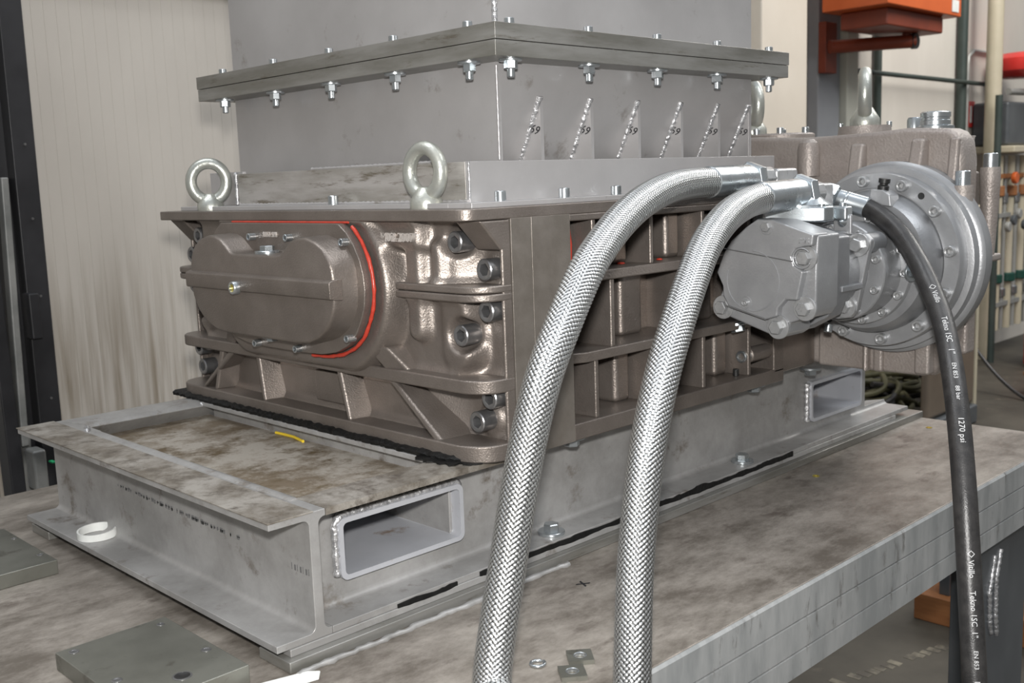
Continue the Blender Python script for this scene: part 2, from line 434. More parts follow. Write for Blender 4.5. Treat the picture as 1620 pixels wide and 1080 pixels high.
def text(s, size, o, right, upv, m, parent, name='lettering', depth=0.0006, bend=None, align='CENTER', shear=0.0):
    cu = bpy.data.curves.new('t', 'FONT'); cu.body = s; cu.size = size; cu.extrude = depth
    cu.align_x = align; cu.resolution_u = 2; cu.shear = shear
    ob = bpy.data.objects.new('t', cu); col.objects.link(ob)
    dg = bpy.context.evaluated_depsgraph_get()
    me = bpy.data.meshes.new_from_object(ob.evaluated_get(dg))
    bpy.data.objects.remove(ob)
    if bend:                                   # fine enough to follow the round hose
        bm = bmesh.new(); bm.from_mesh(me)
        bmesh.ops.triangulate(bm, faces=bm.faces)
        for _ in range(5):
            es = [e_ for e_ in bm.edges if e_.calc_length() > 0.0014]
            if not es: break
            bmesh.ops.subdivide_edges(bm, edges=es, cuts=1)
            bmesh.ops.triangulate(bm, faces=[f_ for f_ in bm.faces if len(f_.verts) > 3])
        bm.to_mesh(me); bm.free()
    right = Vector(right).normalized(); upv = Vector(upv).normalized(); nn = right.cross(upv)
    o = Vector(o); g = ORG[parent.name]
    for v in me.vertices:
        if bend: p = bend(v.co.x, v.co.y, v.co.z)
        else: p = o+right*v.co.x+upv*v.co.y+nn*v.co.z
        v.co = p-g
    me.materials.clear(); me.materials.append(m)
    me.name = name
    t = bpy.data.objects.new(name, me); col.objects.link(t); t.parent = parent; ORG[t.name] = g
    return t
def weld(name, pts, r, parent, m=None, step=0.004, jit=0.25):
    P = [Vector(p) for p in pts]; out = []
    for a, b in zip(P[:-1], P[1:]):
        n = max(2, int((b-a).length/step))
        out += [a.lerp(b, i/n) for i in range(n)]
    out.append(P[-1])
    rr = [r*(1+jit*math.sin(i*2.4)+random.uniform(-jit, jit)*0.6) for i in range(len(out))]
    return MB().tube(out, rr, 8).build(name, m or M['weld'], parent, ang=80)

# ================================================================== SETTING
def struct(o): o['kind'] = 'structure'; return o
struct(bxo('floor', M['floor'], None, -4, 14, -4, 5, -0.85, -0.80))
# near wall of cream sandwich panels: grooved profile
prof = []
x = -1.5
while x < 2.35:
    prof += [(x, 1.70), (x+0.0265, 1.70), (x+0.0277, 1.7007), (x+0.0289, 1.7007)]
    x += 0.0301
prof += [(2.36, 1.70), (2.36, 1.80), (-1.5, 1.80)]
struct(MB().prism(prof, 'z', -0.80, 3.2).build('wall_back', M['wall'], None, ang=30))
struct(bxo('trim_1', M['pale_pillar'], None, -1.5, 2.36, 1.67, 1.70, 1.03, 1.10, 0.004))
struct(bxo('wall_right', M['wall_far'], None, 2.36, 14, 2.05, 2.15, -0.80, 4.0))
struct(bxo('trim_2', M['pillar'], None, 3.69, 4.09, 1.75, 2.05, -0.80, 4.0, 0.01))
struct(bxo('trim_3', M['grey_pillar'], None, 4.60, 4.83, 1.98, 2.05, -0.80, 4.0, 0.01))
struct(bxo('trim_4', M['pale_pillar'], None, 4.835, 4.96, 1.94, 2.05, -0.80, 4.0, 0.01))

# ================================================================== WORKBENCH
wb = empty('workbench', (0.6, 0.3, -0.8), 'big steel workbench with worn stained top carrying the whole machine', 'workbench')
MB().box(-1.2, 1.497, -0.286, 0.945, -0.012, 0.0).build('bench_top', M['bench'], wb, 0.002)
ap = MB().prism([(-0.290, -0.0405), (-0.290, -0.004), (-0.2875, -0.0005), (-0.2865, -0.0005), (-0.2865, -0.012), (-0.262, -0.012), (-0.262, -0.1135), (-0.290, -0.1135), (-0.290, -0.0835), (-0.2860, -0.0830), (-0.2860, -0.0810), (-0.290, -0.0805), (-0.290, -0.0435), (-0.2860, -0.0430), (-0.2860, -0.0410)][::-1], 'x', -1.2, 1.50)
ap.build('front_edge', M['apron'], wb)
bxo('side_edge', M['apron'], wb, 1.474, 1.50, -0.262, 0.93, -0.1135, -0.012, 0.002)
for (lx, ly) in ((1.36, -0.22), (1.36, 0.85), (-1.05, -0.22), (-1.05, 0.85)):
    bxo('leg', M['darkgrey'], wb, lx-0.06, lx+0.06, ly-0.03, ly+0.06, -0.80, -0.012, 0.003)
# dark plate panel bolted to the leg with a bright ground cut-out
lp = MB().box(1.172, 1.30, -0.262, -0.25, -0.80, -0.1135)
lp.build('leg_plate', M['darkgrey'], wb, 0.002)
weld('ground_patch', [(1.235, -0.263, -0.16), (1.212, -0.264, -0.22), (1.218, -0.264, -0.28), (1.228, -0.263, -0.30)], 0.004, wb, M['weld'])
weld('ground_patch', [(1.260, -0.263, -0.155), (1.240, -0.264, -0.20), (1.242, -0.264, -0.27), (1.252, -0.263, -0.31)], 0.004, wb, M['weld'])
for (hx, hy) in ((1.42, -0.06), (0.99, -0.06)):
    MB().lathe([(0.006, 0), (0.006, 0.001), (0.003, 0.0012), (0.003, 0.0002)], (hx, hy, 0), (0, 0, 1), 20).build('bolt_hole_rim', M['brass'], wb)
text('x', 0.030, (0.386, -0.085, 0.0003), (1, 0.3, 0), (-0.3, 1, 0), M['ink_black'], wb, 'marker_cross', 0.0002)

# bars under the frame
def bar(y0, y1, lab):
    t = empty('support_bar', (0.6, (y0+y1)/2, 0), lab, 'bar')
    bxo('flat_bar', M['flange'], t, -0.004, 1.50 if y0 < 0.3 else 1.45, y0, y1, 0.0, 0.013, 0.0015)
    bxo('packing_strip', M['frame'], t, 0.004, 1.40, y0+0.010, y1, 0.013, 0.0215, 0.001)
    return t
b1 = bar(-0.012, 0.050, 'long flat steel support bar under the machine frame along the bench front')
b2 = bar(0.640, 0.705, 'flat steel support bar under the rear of the frame, only its end showing')
pts = [(xx, -0.018-0.004*random.random(), 0.0015) for xx in np.linspace(0.0, 0.42, 60)]
MB().tube(pts, [0.0028+0.0018*random.random() for _ in pts], 7).build('weld_seam', M['frame'], b1, ang=80)
for xx in (0.075, 0.115, 0.187):
    bxo('red_mark', M['red'], b1, xx, xx+0.002, -0.0004+0.0, 0.0, 0.0135, 0.020) if False else None

# ================================================================== BASE FRAME
bf = empty('base_frame', (0.7, 0.35, 0.0215), 'grey welded base frame of channel beams with window cut-outs, under the machine', 'frame')
T, ZB, ZT = 0.008, 0.0215, 0.164
def ibeam(xa, web, xb, t=T, wt=0.012, r=0.008):
    """I profile in (u,z): flanges from xa to xb, web centre at web"""
    a, b = ZB, ZT; w0, w1 = web-wt/2, web+wt/2
    p = [(xa, a), (xb, a), (xb, a+t)]
    p += arc(w1+r, a+t+r, r, 270, 180, 5)
    p += arc(w1+r, b-t-r, r, 180, 90, 5)
    p += [(xb, b-t), (xb, b), (xa, b), (xa, b-t)]
    p += arc(w0-r, b-t-r, r, 90, 0, 5)
    p += arc(w0-r, a+t+r, r, 0, -90, 5)
    p += [(xa, a+t)]
    return p
MB().prism(ibeam(-0.011, 0.0445, 0.060), 'y', 0.0, 0.70).build('end_beam', M['frame'], bf, 0.0008)
MB().box(-0.0125, 0.0440, -0.0015, 0.702, ZT-0.0005, ZT+0.0012).build('beam_top', M['frame_top'], bf, 0.0005, label='dirty brown-stained top of the end beam')
# front beam: web with two rectangular window openings, foot flange, top flange
fb = MB()
zw0, zw1 = ZB+T, ZT-T
wins = [(0.104, 0.290, 0.060, 0.130), (1.148, 1.335, 0.050, 0.121)]
yw = 0.050
fb.box(0.052, wins[0][0], yw, yw+0.010, zw0, zw1)
fb.box(wins[0][0], wins[0][1], yw, yw+0.010, zw0, wins[0][2]); fb.box(wins[0][0], wins[0][1], yw, yw+0.010, wins[0][3], zw1)
fb.box(wins[0][1], wins[1][0], yw, yw+0.010, zw0, zw1)
fb.box(wins[1][0], wins[1][1], yw, yw+0.010, zw0, wins[1][2]); fb.box(wins[1][0], wins[1][1], yw, yw+0.010, wins[1][3], zw1)
fb.box(wins[1][1], 1.372, yw, yw+0.010, zw0, zw1)
fb.build('web_plate', M['frame'], bf)
MB().prism([(0.0, ZB), (yw+0.04, ZB), (yw+0.04, ZB+T), (yw, ZB+T+0.008)]+arc(yw-0.008, ZB+T+0.008, 0.008, 0, -90, 5)[1:]+[(0.0, ZB+T)], 'x', 0.0605, 1.456).build('foot_flange', M['frame'], bf, 0.0008)
MB().prism([(0.0, ZT), (0.0, ZT-T)]+arc(yw-0.008, ZT-T-0.008, 0.008, 90, 0, 5)+[(yw, ZT-T-0.010), (yw+0.01, ZT-T-0.01), (yw+0.01, ZT-T), (0.058, ZT-T), (0.058, ZT)], 'x', 0.0605, 0.40).build('top_flange', M['frame_top'], bf)
MB().prism([(yw-0.012, ZT), (yw-0.012, ZT-T)]+[(yw, ZT-T-0.004), (yw+0.04, ZT-T), (yw+0.04, ZT)], 'x', 0.40, 1.372).build('top_flange', M['frame'], bf)
# rear beam
MB().prism([(0.640, ZB), (0.70, ZB), (0.70, ZT), (0.650, ZT)]+[(0.640, ZT-0.006), (0.650, ZT-0.016), (0.664, ZT-0.028), (0.672, 0.13), (0.690, 0.11), (0.690, ZB+T), (0.64, ZB+T)], 'x', 0.060, 1.37).build('rear_beam', M['frame'], bf, 0.0015)
# right end web
bxo('end_plate', M['frame'], bf, 1.350, 1.372, 0.060, 0.64, ZB, ZT, 0.001)
# cross beam near casting
cb = MB(); cb.box(0.262, 0.345, 0.058, 0.645, ZT-0.007, ZT); cb.box(0.282, 0.294, 0.055, 0.645, ZB, ZT-0.007)
cb.build('cross_beam', M['frame'], bf, 0.001)
# tray
MB().box(0.055, 0.284, 0.0605, 0.676, 0.1325, 0.137).build('tray_floor', M['tray'], bf, label='oil-stained plate forming a shallow tray')
rg = [(0.050, 0.128), (0.0675, 0.128)]+arc(0.0555, 0.1535, 0.0125, 0, 180, 10)
MB().prism(rg, 'y', 0.052, 0.575, True).build('tray_lip', M['frame'], bf)
MB().prism([(0.0435, ZT+0.0007), (0.0625, ZT+0.0007), (0.0625, 0.145), (0.0435, 0.145)], 'y', 0.574, 0.66).build('tray_lip', M['frame'], bf)
# window tubes
for (x0, x1, z0, z1), nm in zip(wins, ('near', 'far')):
    o = rrect(x0-0.002, x1+0.002, z0-0.002, z1+0.002, 0.010); i = rrect(x0+0.004, x1-0.004, z0+0.004, z1-0.004, 0.006)
    n = len(o); mb = MB()
    ya, yb = yw-0.012, 0.60
    R4 = [[(p[0], ya, p[1]) for p in o], [(p[0], ya, p[1]) for p in i], [(p[0], yb, p[1]) for p in i], [(p[0], yb, p[1]) for p in o]]
    mb.rings(R4+[R4[0]], cap=False, smooth=False)
    mb.build('window_tube', M['tube_lit'], bf, label='rectangular tube welded into a cut-out of the beam')
    if nm == 'near':
        weld('weld_seam', [(x0-0.004, yw-0.006, z0+0.004), (x0-0.004, yw-0.006, z1-0.004), (x0+0.004, yw-0.006, z1+0.004), (x1-0.006, yw-0.006, z1+0.004), (x1+0.002, yw-0.006, z1-0.002)], 0.0045, bf, M['weld'])
    else:
        weld('weld_seam', [(x0-0.004, yw-0.004, z0), (x0-0.004, yw-0.004, z1)], 0.005, bf, M['weld'])
    # floor of the tube end seen through it
weld('weld_spot', [(0.046, 0.585, 0.165), (0.054, 0.600, 0.165), (0.058, 0.615, 0.164)], 0.004, bf)
weld('weld_spot', [(0.063, 0.56, 0.137), (0.066, 0.57, 0.132)], 0.005, bf)
weld('weld_spot', [(0.264, 0.645, 0.163), (0.268, 0.648, 0.155)], 0.005, bf)
for xx, yy in ((0.437, 0.025), (0.900, 0.025)):
    place('hex_bolt', F_HEXB, bf, (xx, yy, ZB+T+0.002), (0, 0, 1), random.random())
for xx in (0.462, 0.905, 1.085):
    place('hex_bolt', F_HEXB, bf, (xx, 0.006, 0.1625), (0, 0, -1), random.random())
# ink marks on the end beam web
ik = MB()
yy = 0.475
while yy > 0.155:
    if random.random() < 0.86:
        zz = 0.1035-(0.475-yy)*0.012; hgt = random.choice((0.005, 0.006, 0.006))
        x0 = 0.0383
        k = random.randint(1, 3)
        for q in range(k):
            ik.box(x0-0.0005, x0+0.0003, yy-0.0012-q*0.0022, yy-q*0.0022, zz+random.uniform(0, 0.002), zz+hgt)
        ik.box(x0-0.0005, x0+0.0003, yy-0.0012-(k-1)*0.0022, yy, zz+random.choice((0.0, hgt/2, hgt-0.0014)), zz+random.choice((hgt/2+0.001, hgt/2+0.0014)))
    yy -= 0.0078
ik.build('stamped_marking', M['ink_grey'], bf, label='long dark dot-matrix stamp on the beam web')['kind'] = 'stuff'
ik = MB()
for q in range(7):
    yy = 0.040-q*0.0055
    ik.box(0.0381, 0.0386, yy-0.003, yy, 0.092, 0.0985) if q % 2 else ik.box(0.0381, 0.0386, yy-0.001, yy, 0.092, 0.0995)
ik.build('stamped_marking', M['ink_grey'], bf, label='short dark stamp near the beam end')['kind'] = 'stuff'
# black sealant streaks along the foot
bk = MB()
def streak(mb, x0, x1, y, z, hh, seed):
    r = np.random.RandomState(seed); xs = np.arange(x0, x1, 0.004); n_ = len(xs)
    def sm(k): return np.interp(np.arange(n_), np.arange(0, n_+k, k), r.rand(len(np.arange(0, n_+k, k))))
    top = list(z+hh*(0.15+0.55*sm(7)+0.25*sm(2)*(sm(11) > 0.5))); bot = list(z-hh*(0.15+0.35*sm(6)+0.1*sm(2)))
    pts = list(zip(xs, top))+list(zip(xs[::-1], bot[::-1]))
    mb.prism([(p[0], p[1]) for p in pts], 'y', y-0.0012, y+0.001)
streak(bk, 0.150, 0.245, -0.0008, 0.0235, 0.007, 1)
streak(bk, 0.28, 0.62, -0.0008, 0.0235, 0.0085, 2)
streak(bk, 0.62, 1.02, -0.0008, 0.0235, 0.009, 3)
bk.build('black_sealant', M['black_seal'], bf)
MB().prism([(0.90, -0.004), (0.93, -0.010), (0.955, -0.012), (0.945, -0.004), (0.92, 0.0)], 'z', 0.0, 0.0006)

# ================================================================== SHREDDER HOUSING (bronze-grey casting)
YA, YB, ZC0, ZC1 = -0.020, 0.750, 0.164, 0.475
YM = (YA+YB)/2
hs = empty('gear_housing', (0.65, YM, ZC0), 'bronze-grey cast machine housing with ribs and a bulging oval end cover', 'machine housing')
def planrib(xf, xe, rad, xb=0.3355):
    p = [(xb, YA), (xe, YA)]
    # quarter-ellipse corner from (xe,YA) to (xf,YA+rad)
    for i in range(1, 9):
        a = PI/2*i/8
        p.append((xe-(xe-xf)*math.sin(a), YA+rad*(1-math.cos(a))))
    q = [(a, 2*YM-b) for a, b in p[::-1]]
    return p+q
# end housing back wall as a relief surface
ys = np.arange(YA+0.004, YB-0.0035, 0.0026); zs = np.arange(0.170, 0.4625, 0.0026)
Y, Z = np.meshgrid(ys, zs, indexing='ij')
Ym = np.where(Y > YM, 2*YM-Y, Y)
def sst(a, b, x):
    t = np.clip((x-a)/(b-a), 0, 1); return t*t*(3-2*t)
H = np.full_like(Y, 0.334)
mid_ = sst(0.243, 0.262, Z)
H -= 0.030*sst(0.022, 0.060, Ym)*mid_                                   # main wall, upper and middle
H -= 0.022*sst(0.050, 0.120, Ym+0.5*(0.215-Z))*(1-mid_)                  # lower bay
def lay(t, xt):
    global H
    H = np.minimum(H, H*(1-t)+xt*t)
def bump_v(y0, hw, z0, z1, xt, soft=0.010):
    d = np.abs(Ym-y0); zz = np.clip(Z, z0, z1); dd = np.hypot(d, (Z-zz))
    lay(1-sst(hw, hw+soft, dd), xt)
lay(sst(0.084, 0.096, Ym)*sst(0.418, 0.430, Z), 0.281)                    # plateau with the cast number
bump_v(0.112, 0.011, 0.322, 0.425, 0.286, 0.010)
bump_v(0.074, 0.006, 0.385, 0.425, 0.292, 0.010)
bump_v(0.050, 0.018, 0.295, 0.350, 0.300, 0.014)
bump_v(0.048, 0.014, 0.432, 0.450, 0.306, 0.010)
rad = np.hypot(Ym-0.270, (Z-0.372)*1.05)
face_ = np.maximum(1-sst(0.126, 0.136, rad), (Ym > 0.27)*1.0)
lay(face_*mid_, 0.268)
def boss(yb, zb, r, xt):
    global H
    dd = np.hypot(Ym-yb, Z-zb); t = 1-sst(r*0.90, r*1.25, dd); H = H*(1-t)+xt*t
boss(0.044, 0.434, 0.018, 0.325); boss(0.040, 0.318, 0.019, 0.325); boss(0.0193, 0.210, 0.019, 0.326)
boss(0.003, 0.400, 0.016, 0.331); boss(0.003, 0.350, 0.016, 0.331); boss(0.003, 0.2415, 0.016, 0.331)
# gentle fillets near the ribs
for zr0, zr1 in ((0.362, 0.382), (0.250, 0.2665), (0.160, 0.186)):
    dz = np.maximum(0, np.maximum(zr0-Z, Z-zr1)); H -= 0.007*np.exp(-(dz/0.005)**2)*(Ym > -0.01)*(H > 0.286)
H -= 0.006*np.exp(-((Z-0.4615)/0.006)**2)
for _ in range(3):
    Hp = np.pad(H, 1, mode='edge'); H = (Hp[1:-1, 1:-1]*2+Hp[:-2, 1:-1]+Hp[2:, 1:-1]+Hp[1:-1, :-2]+Hp[1:-1, 2:])/6
ny, nz = H.shape
vv = [(H[i, j], Y[i, j], Z[i, j]) for i in range(ny) for j in range(nz)]
ff = [(i*nz+j, i*nz+j+1, (i+1)*nz+j+1, (i+1)*nz+j) for i in range(ny-1) for j in range(nz-1)]
b0 = len(vv)
# close the relief against the flange so it is a solid
rim = [i*nz for i in range(ny)]+[(ny-1)*nz+j for j in range(1, nz)]+[i*nz+nz-1 for i in range(ny-2, -1, -1)]+[j for j in range(nz-2, 0, -1)]
for k in rim: vv.append((0.345, vv[k][1], vv[k][2]))
for a in range(len(rim)):
    b = (a+1) % len(rim); ff.append((rim[a], rim[b], b0+b, b0+a))
ff.append(tuple(b0+i for i in range(len(rim))))
mb = MB(); mb.add(vv, ff)
mb.build('end_wall', M['cast'], hs, ang=180)
# ribs of the end housing
rb = MB()
rb.prism(planrib(0.281, 0.320, 0.040), 'z', 0.3625, 0.3722)
rb.prism(planrib(0.281, 0.320, 0.040), 'z', 0.3728, 0.3822)
rb.prism(planrib(0.279, 0.318, 0.042), 'z', 0.2500, 0.2675)
rb.prism(planrib(0.272, 0.316, 0.050), 'z', 0.1650, 0.1865)
each(rb, 'rib', M['cast'], hs, 0.0025, 3)
# flange lips at both sides and diagonal shoulder under the plate
lip = MB()
for s in (0, 1):
    f = (lambda y: y) if s == 0 else (lambda y: 2*YM-y)
    y0, y1 = sorted((f(YA), f(YA+0.006)))
    lip.box(0.3202, 0.3355, y0+0.0005, y1, 0.170, 0.43)
    y0, y1 = sorted((f(YA), f(YA+0.045)))
    lip.prism([(0.285, 0.4605), (0.3355, 0.4605), (0.3355, 0.424), (0.3195, 0.424)], 'y', y0+0.0003, y1-0.0003)
each(lip, 'flange_lip', M['cast'], hs, 0.003, 3)
# gussets in the lower bay
gs = MB()
for (yt, yb_) in ((0.276, 0.250), (0.490, 0.470), (0.600, 0.618)):
    w_ = 0.010
    gs.add([(0.282, yt, 0.252), (0.276, yb_, 0.185), (0.336, yb_-0.012, 0.185), (0.336, yt-0.012, 0.252),
            (0.282, yt+w_, 0.252), (0.276, yb_+w_*0.7, 0.185), (0.336, yb_+w_, 0.185), (0.336, yt+w_, 0.252)],
           [(0, 1, 2, 3), (7, 6, 5, 4), (0, 4, 5, 1), (1, 5, 6, 2), (2, 6, 7, 3), (3, 7, 4, 0)])
for s in (0, 1):
    f = (lambda y: y) if s == 0 else (lambda y: 2*YM-y)
    # diagonal rib below rib B, and short sloped rib above it
    gs.add([(0.281, f(0.168), 0.252), (0.276, f(0.068), 0.180), (0.336, f(0.068), 0.180), (0.336, f(0.168), 0.252),
            (0.281, f(0.150), 0.252), (0.279, f(0.052), 0.180), (0.336, f(0.044), 0.180), (0.336, f(0.135), 0.252)],
           [(0, 1, 2, 3), (7, 6, 5, 4), (0, 4, 5, 1), (1, 5, 6, 2), (2, 6, 7, 3), (3, 7, 4, 0)])
    gs.add([(0.272, f(0.212), 0.300), (0.280, f(0.170), 0.264), (0.336, f(0.170), 0.264), (0.336, f(0.212), 0.300),
            (0.276, f(0.160), 0.296), (0.290, f(0.128), 0.264), (0.336, f(0.120), 0.264), (0.336, f(0.150), 0.296)],
           [(0, 1, 2, 3), (7, 6, 5, 4), (0, 4, 5, 1), (1, 5, 6, 2), (2, 6, 7, 3), (3, 7, 4, 0)])
each(gs, 'gusset', M['cast'], hs, 0.004, 3)
bxo('label_pad', M['cast'], hs, 0.306, 0.316, 0.300, 0.375, 0.195, 0.240, 0.002)
text('M02-2007', 0.0165, (0.2795, 0.1265, 0.4345), (0, -1, 0), (0, 0, 1), M['cast_light'], hs, 'cast_lettering', 0.0030)
# top plate
tp = [(1.060, YA), (0.282, YA)]+[(0.282-0.020*math.sin(PI/2*i/6), YA+0.020*(1-math.cos(PI/2*i/6))) for i in range(1, 7)]
tp2 = [(a, 2*YM-b) for a, b in tp[::-1]]
MB().prism(tp+tp2, 'z', 0.4610, ZC1).build('top_plate', M['cast'], hs, 0.0015, 2)
# main body
mbd = MB()
mbd.box(0.336, 0.3712, YA, YB, ZC0, 0.4615)
mbd.box(0.3716, 0.442, YA, YB, ZC0, 0.4615)
each(mbd, 'main_flange', M['cast_machined'], hs, 0.0006)
body = MB()
body.box(0.441, 0.955, 0.060, YB-0.08, ZC0, 0.462)
body.build('body_wall', M['cast'], hs, 0.002)
rbs = MB()
rbs.box(0.441, 0.955, YA, 0.062, 0.452, 0.4612)
rbs.box(0.441, 0.955, YA, 0.062, 0.3705, 0.3845)
rbs.prism([(0.441, 0.062), (0.441, -0.008), (0.470, YA), (0.955, YA), (0.955, 0.062)], 'z', 0.2650, 0.2790)
rbs.box(0.441, 0.955, YA, 0.062, ZC0, 0.1865)
each(rbs, 'long_rib', M['cast'], hs, 0.0022, 3)
vr = MB()
for xx in (0.4885, 0.611, 0.7335, 0.856):
    for z0, z1 in ((0.384, 0.453), (0.186, 0.266)):
        vr.box(xx, xx+0.008, YA+0.004, 0.062, z0, z1)
for xx in (0.5235, 0.697, 0.871): vr.box(xx, xx+0.009, YA+0.004, 0.062, 0.278, 0.371)
vr.box(0.925, 0.955, YA, 0.062, 0.180, 0.455)
each(vr, 'cross_rib', M['cast'], hs, 0.0025, 3)
bs = MB()
for xx in (0.441, 0.575, 0.697, 0.820):
    for z0, z1 in ((0.384, 0.453), (0.186, 0.266)):
        bs.box(xx, xx+0.034, 0.022, 0.062, z0, z1)
for xx in (0.60, 0.775): bs.box(xx, xx+0.05, 0.030, 0.062, 0.278, 0.371)
each(bs, 'wall_boss', M['cast'], hs, 0.008, 4)
text('5 2003', 0.016, (0.600, 0.0285, 0.342), (1, 0, 0), (0, 0, 1), M['cast'], hs) if False else text('M5-2003', 0.015, (0.575, 0.0590, 0.340), (1, 0, 0), (0, 0, 1), M['cast_light'], hs, 'cast_lettering', 0.0015)
MB().tube([(0.478, 0.018, 0.446), (0.480, 0.017, 0.42), (0.481, 0.018, 0.386)], [0.003, 0.0038, 0.0028], 8).build('red_sealant', M['red_seal'], hs)
for p, r in (((0.590, 0.02, 0.3850), 0.006), ((0.665, 0.01, 0.3850), 0.005), ((0.795, 0.035, 0.252), 0.007), ((0.575, 0.0, 0.264), 0.003)):
    MB().lathe([(r*0.2, 0.0026), (r*0.7, 0.002), (r, 0)][::-1], p, (0, 0, 1), 14).build('red_sealant', M['red_seal'], hs)
# adapter block and drain screws
bxo('adapter_block', M['cast'], hs, 0.955, 1.082, -0.004, 0.66, 0.172, 0.462, 0.003)
MB().cyl((0.868, -0.0045, 0.2165), (1, 0, 0), 0.0125, 0.058, 24, 0.002).build('screw_boss', M['cast'], hs)
place('cap_screw', F_CAPZ, hs, (0.866, -0.0045, 0.2165), (-1, 0, 0), 0.3, 1.05, 'bright zinc screw')
place('hex_bolt', F_HEXB, hs, (0.830, -0.012, 0.272), (0, -0.25, -1), 0.3)
for xx in (0.452,): place('hex_bolt', F_HEXS, hs, (xx, -0.002, 0.1863), (0, 0, 1), 0.2)
MB().cyl((0.845, 0.0, 0.186), (0, 0, 1), 0.005, 0.012, 16, 0.001).build('black_fitting', M['black_part'], hs)
for s in (0, 1):
    f = (lambda y: y) if s == 0 else (lambda y: 2*YM-y)
    for (bx, by, bz) in ((0.300, 0.0437, 0.4338), (0.308, 0.0010, 0.4006), (0.308, 0.0004, 0.3498), (0.300, 0.0396, 0.3180), (0.308, 0.0010, 0.2415), (0.303, 0.0193, 0.2105)):
        place('cap_screw', F_CAP20, hs, (bx+0.024, f(by), bz), (-1, 0, 0), random.random(), 1.0, 'grey socket head cap screw')
# black sealant below housing
bk = MB()
r_ = np.random.RandomState(5)
ysl = np.arange(-0.012, 0.742, 0.006)
ysl = np.arange(-0.010, 0.742, 0.005)
xo = [(0.2645-0.004*r_.rand() if y > 0.035 else 0.2645+0.75*(0.035-y)-0.004*r_.rand()) for y in ysl]
zt = [0.1705+0.0030*r_.rand() for _ in ysl]
rr_ = []
for y, a, b in zip(ysl, xo, zt):
    rr_.append([(a, y, 0.1650), (a-0.001, y, b-0.003), (a+0.004, y, b), (0.30, y, b), (0.30, y, 0.1650)])
bk.rings(rr_, True)
for i in range(34):
    y = 0.002+0.075*r_.rand(); x_ = 0.258+0.01*r_.rand() if y > 0.035 else 0.262+0.05*r_.rand()
    n_ = 9; a0_ = r_.rand()*6
    bk.prism([(x_+(0.010+0.006*r_.rand())*math.cos(2*PI*q/n_+a0_), y+(0.007+0.004*r_.rand())*math.sin(2*PI*q/n_+a0_)) for q in range(n_)], 'z', 0.1652, 0.1662+0.0006*r_.rand())
for i in range(14):
    y = 0.0+0.03*r_.rand(); x_ = 0.275+0.05*r_.rand()-y*0.3
    bk.box(x_, x_+0.02, y-0.012, y+0.010, 0.1652, 0.1656+0.0015*r_.rand())
bk.build('black_sealant', M['black_seal'], hs, label='smeared black sealant squeezed out under the housing')

# ---- oval end cover
R_ = [(.179, .383), (.181, .401), (.186, .414), (.198, .428), (.216, .437), (.238, .4425), (.258, .4415), (.274, .437), (.288, .4275), (.300, .4185), (.308, .4170)]
Lh = [(0.730-a, b) for a, b in R_[::-1]]
low_r = [(.179, .366), (.182, .350), (.190, .336), (.203, .322), (.222, .310), (.245, .3025), (.275, .300)]
low = [(0.730-a, b) for a, b in low_r]+low_r[::-1]
outl = R_+Lh+low            # closed loop, running round
def resample(loop, n):
    P = [Vector((a, b, 0)) for a, b in loop]; P.append(P[0]); L = [0]
    for a, b in zip(P[:-1], P[1:]): L.append(L[-1]+(b-a).length)
    out = []
    for k in range(n):
        d = L[-1]*k/n
        for i in range(len(L)-1):
            if L[i] <= d <= L[i+1]:
                t = (d-L[i])/max(1e-9, L[i+1]-L[i]); q = P[i].lerp(P[i+1], t); out.append((q.x, q.y)); break
    return out
outl = resample(outl, 150)
cx0, cz0 = 0.365, 0.372
def inset(loop, d):
    n = len(loop); o = []
    area_ = sum(loop[i][0]*loop[(i+1) % n][1]-loop[(i+1) % n][0]*loop[i][1] for i in range(n))
    sg = 1 if area_ > 0 else -1
    for i in range(n):
        a = loop[(i-2) % n]; b = loop[(i+2) % n]; tx, ty = b[0]-a[0], b[1]-a[1]; L = math.hypot(tx, ty)
        o.append((loop[i][0]-sg*ty/L*d, loop[i][1]+sg*tx/L*d))
    return o
dome = MB()
lv = [(0.258, -0.003), (0.252, -0.0025), (0.248, -0.001), (0.218, 0.0), (0.2145, 0.0006), (0.2128, 0.0017), (0.2120, 0.0038)]
rings = [[(xx, p[0], p[1]) for p in inset(outl, d)] for xx, d in lv]
dome.rings(rings, True)
dome.build('cover_dome', M['cast'], hs, ang=50)
br = [(0.212, 0.3635), (0.2055, 0.3650), (0.2045, 0.3670), (0.2045, 0.3855), (0.2065, 0.3875), (0.2135, 0.3895), (0.225, 0.3905), (0.225, 0.362)]
MB().prism(br, 'y', 0.177, 0.553).build('cover_bar', M['cast'], hs, 0.001) if False else MB().prism([(a, b) for a, b in br], 'y', 0.177, 0.553).build('cover_bar', M['cast'], hs, 0.001)
ov = [(.163, .374), (.165, .392), (.171, .412), (.183, .432), (.197, .447), (.214, .4585)]
ov += [(0.730-a, b) for a, b in ov[::-1]]
lw = [(.166, .352), (.174, .334), (.188, .312), (.208, .297), (.235, .286), (.27, .280), (.32, .2785)]
ov += [(0.730-a, b) for a, b in lw]+lw[::-1]
ov = resample(ov, 160)
MB().prism(ov, 'x', 0.249, 0.2625, True).build('cover_flange', M['cast'], hs, 0.0015, 2)
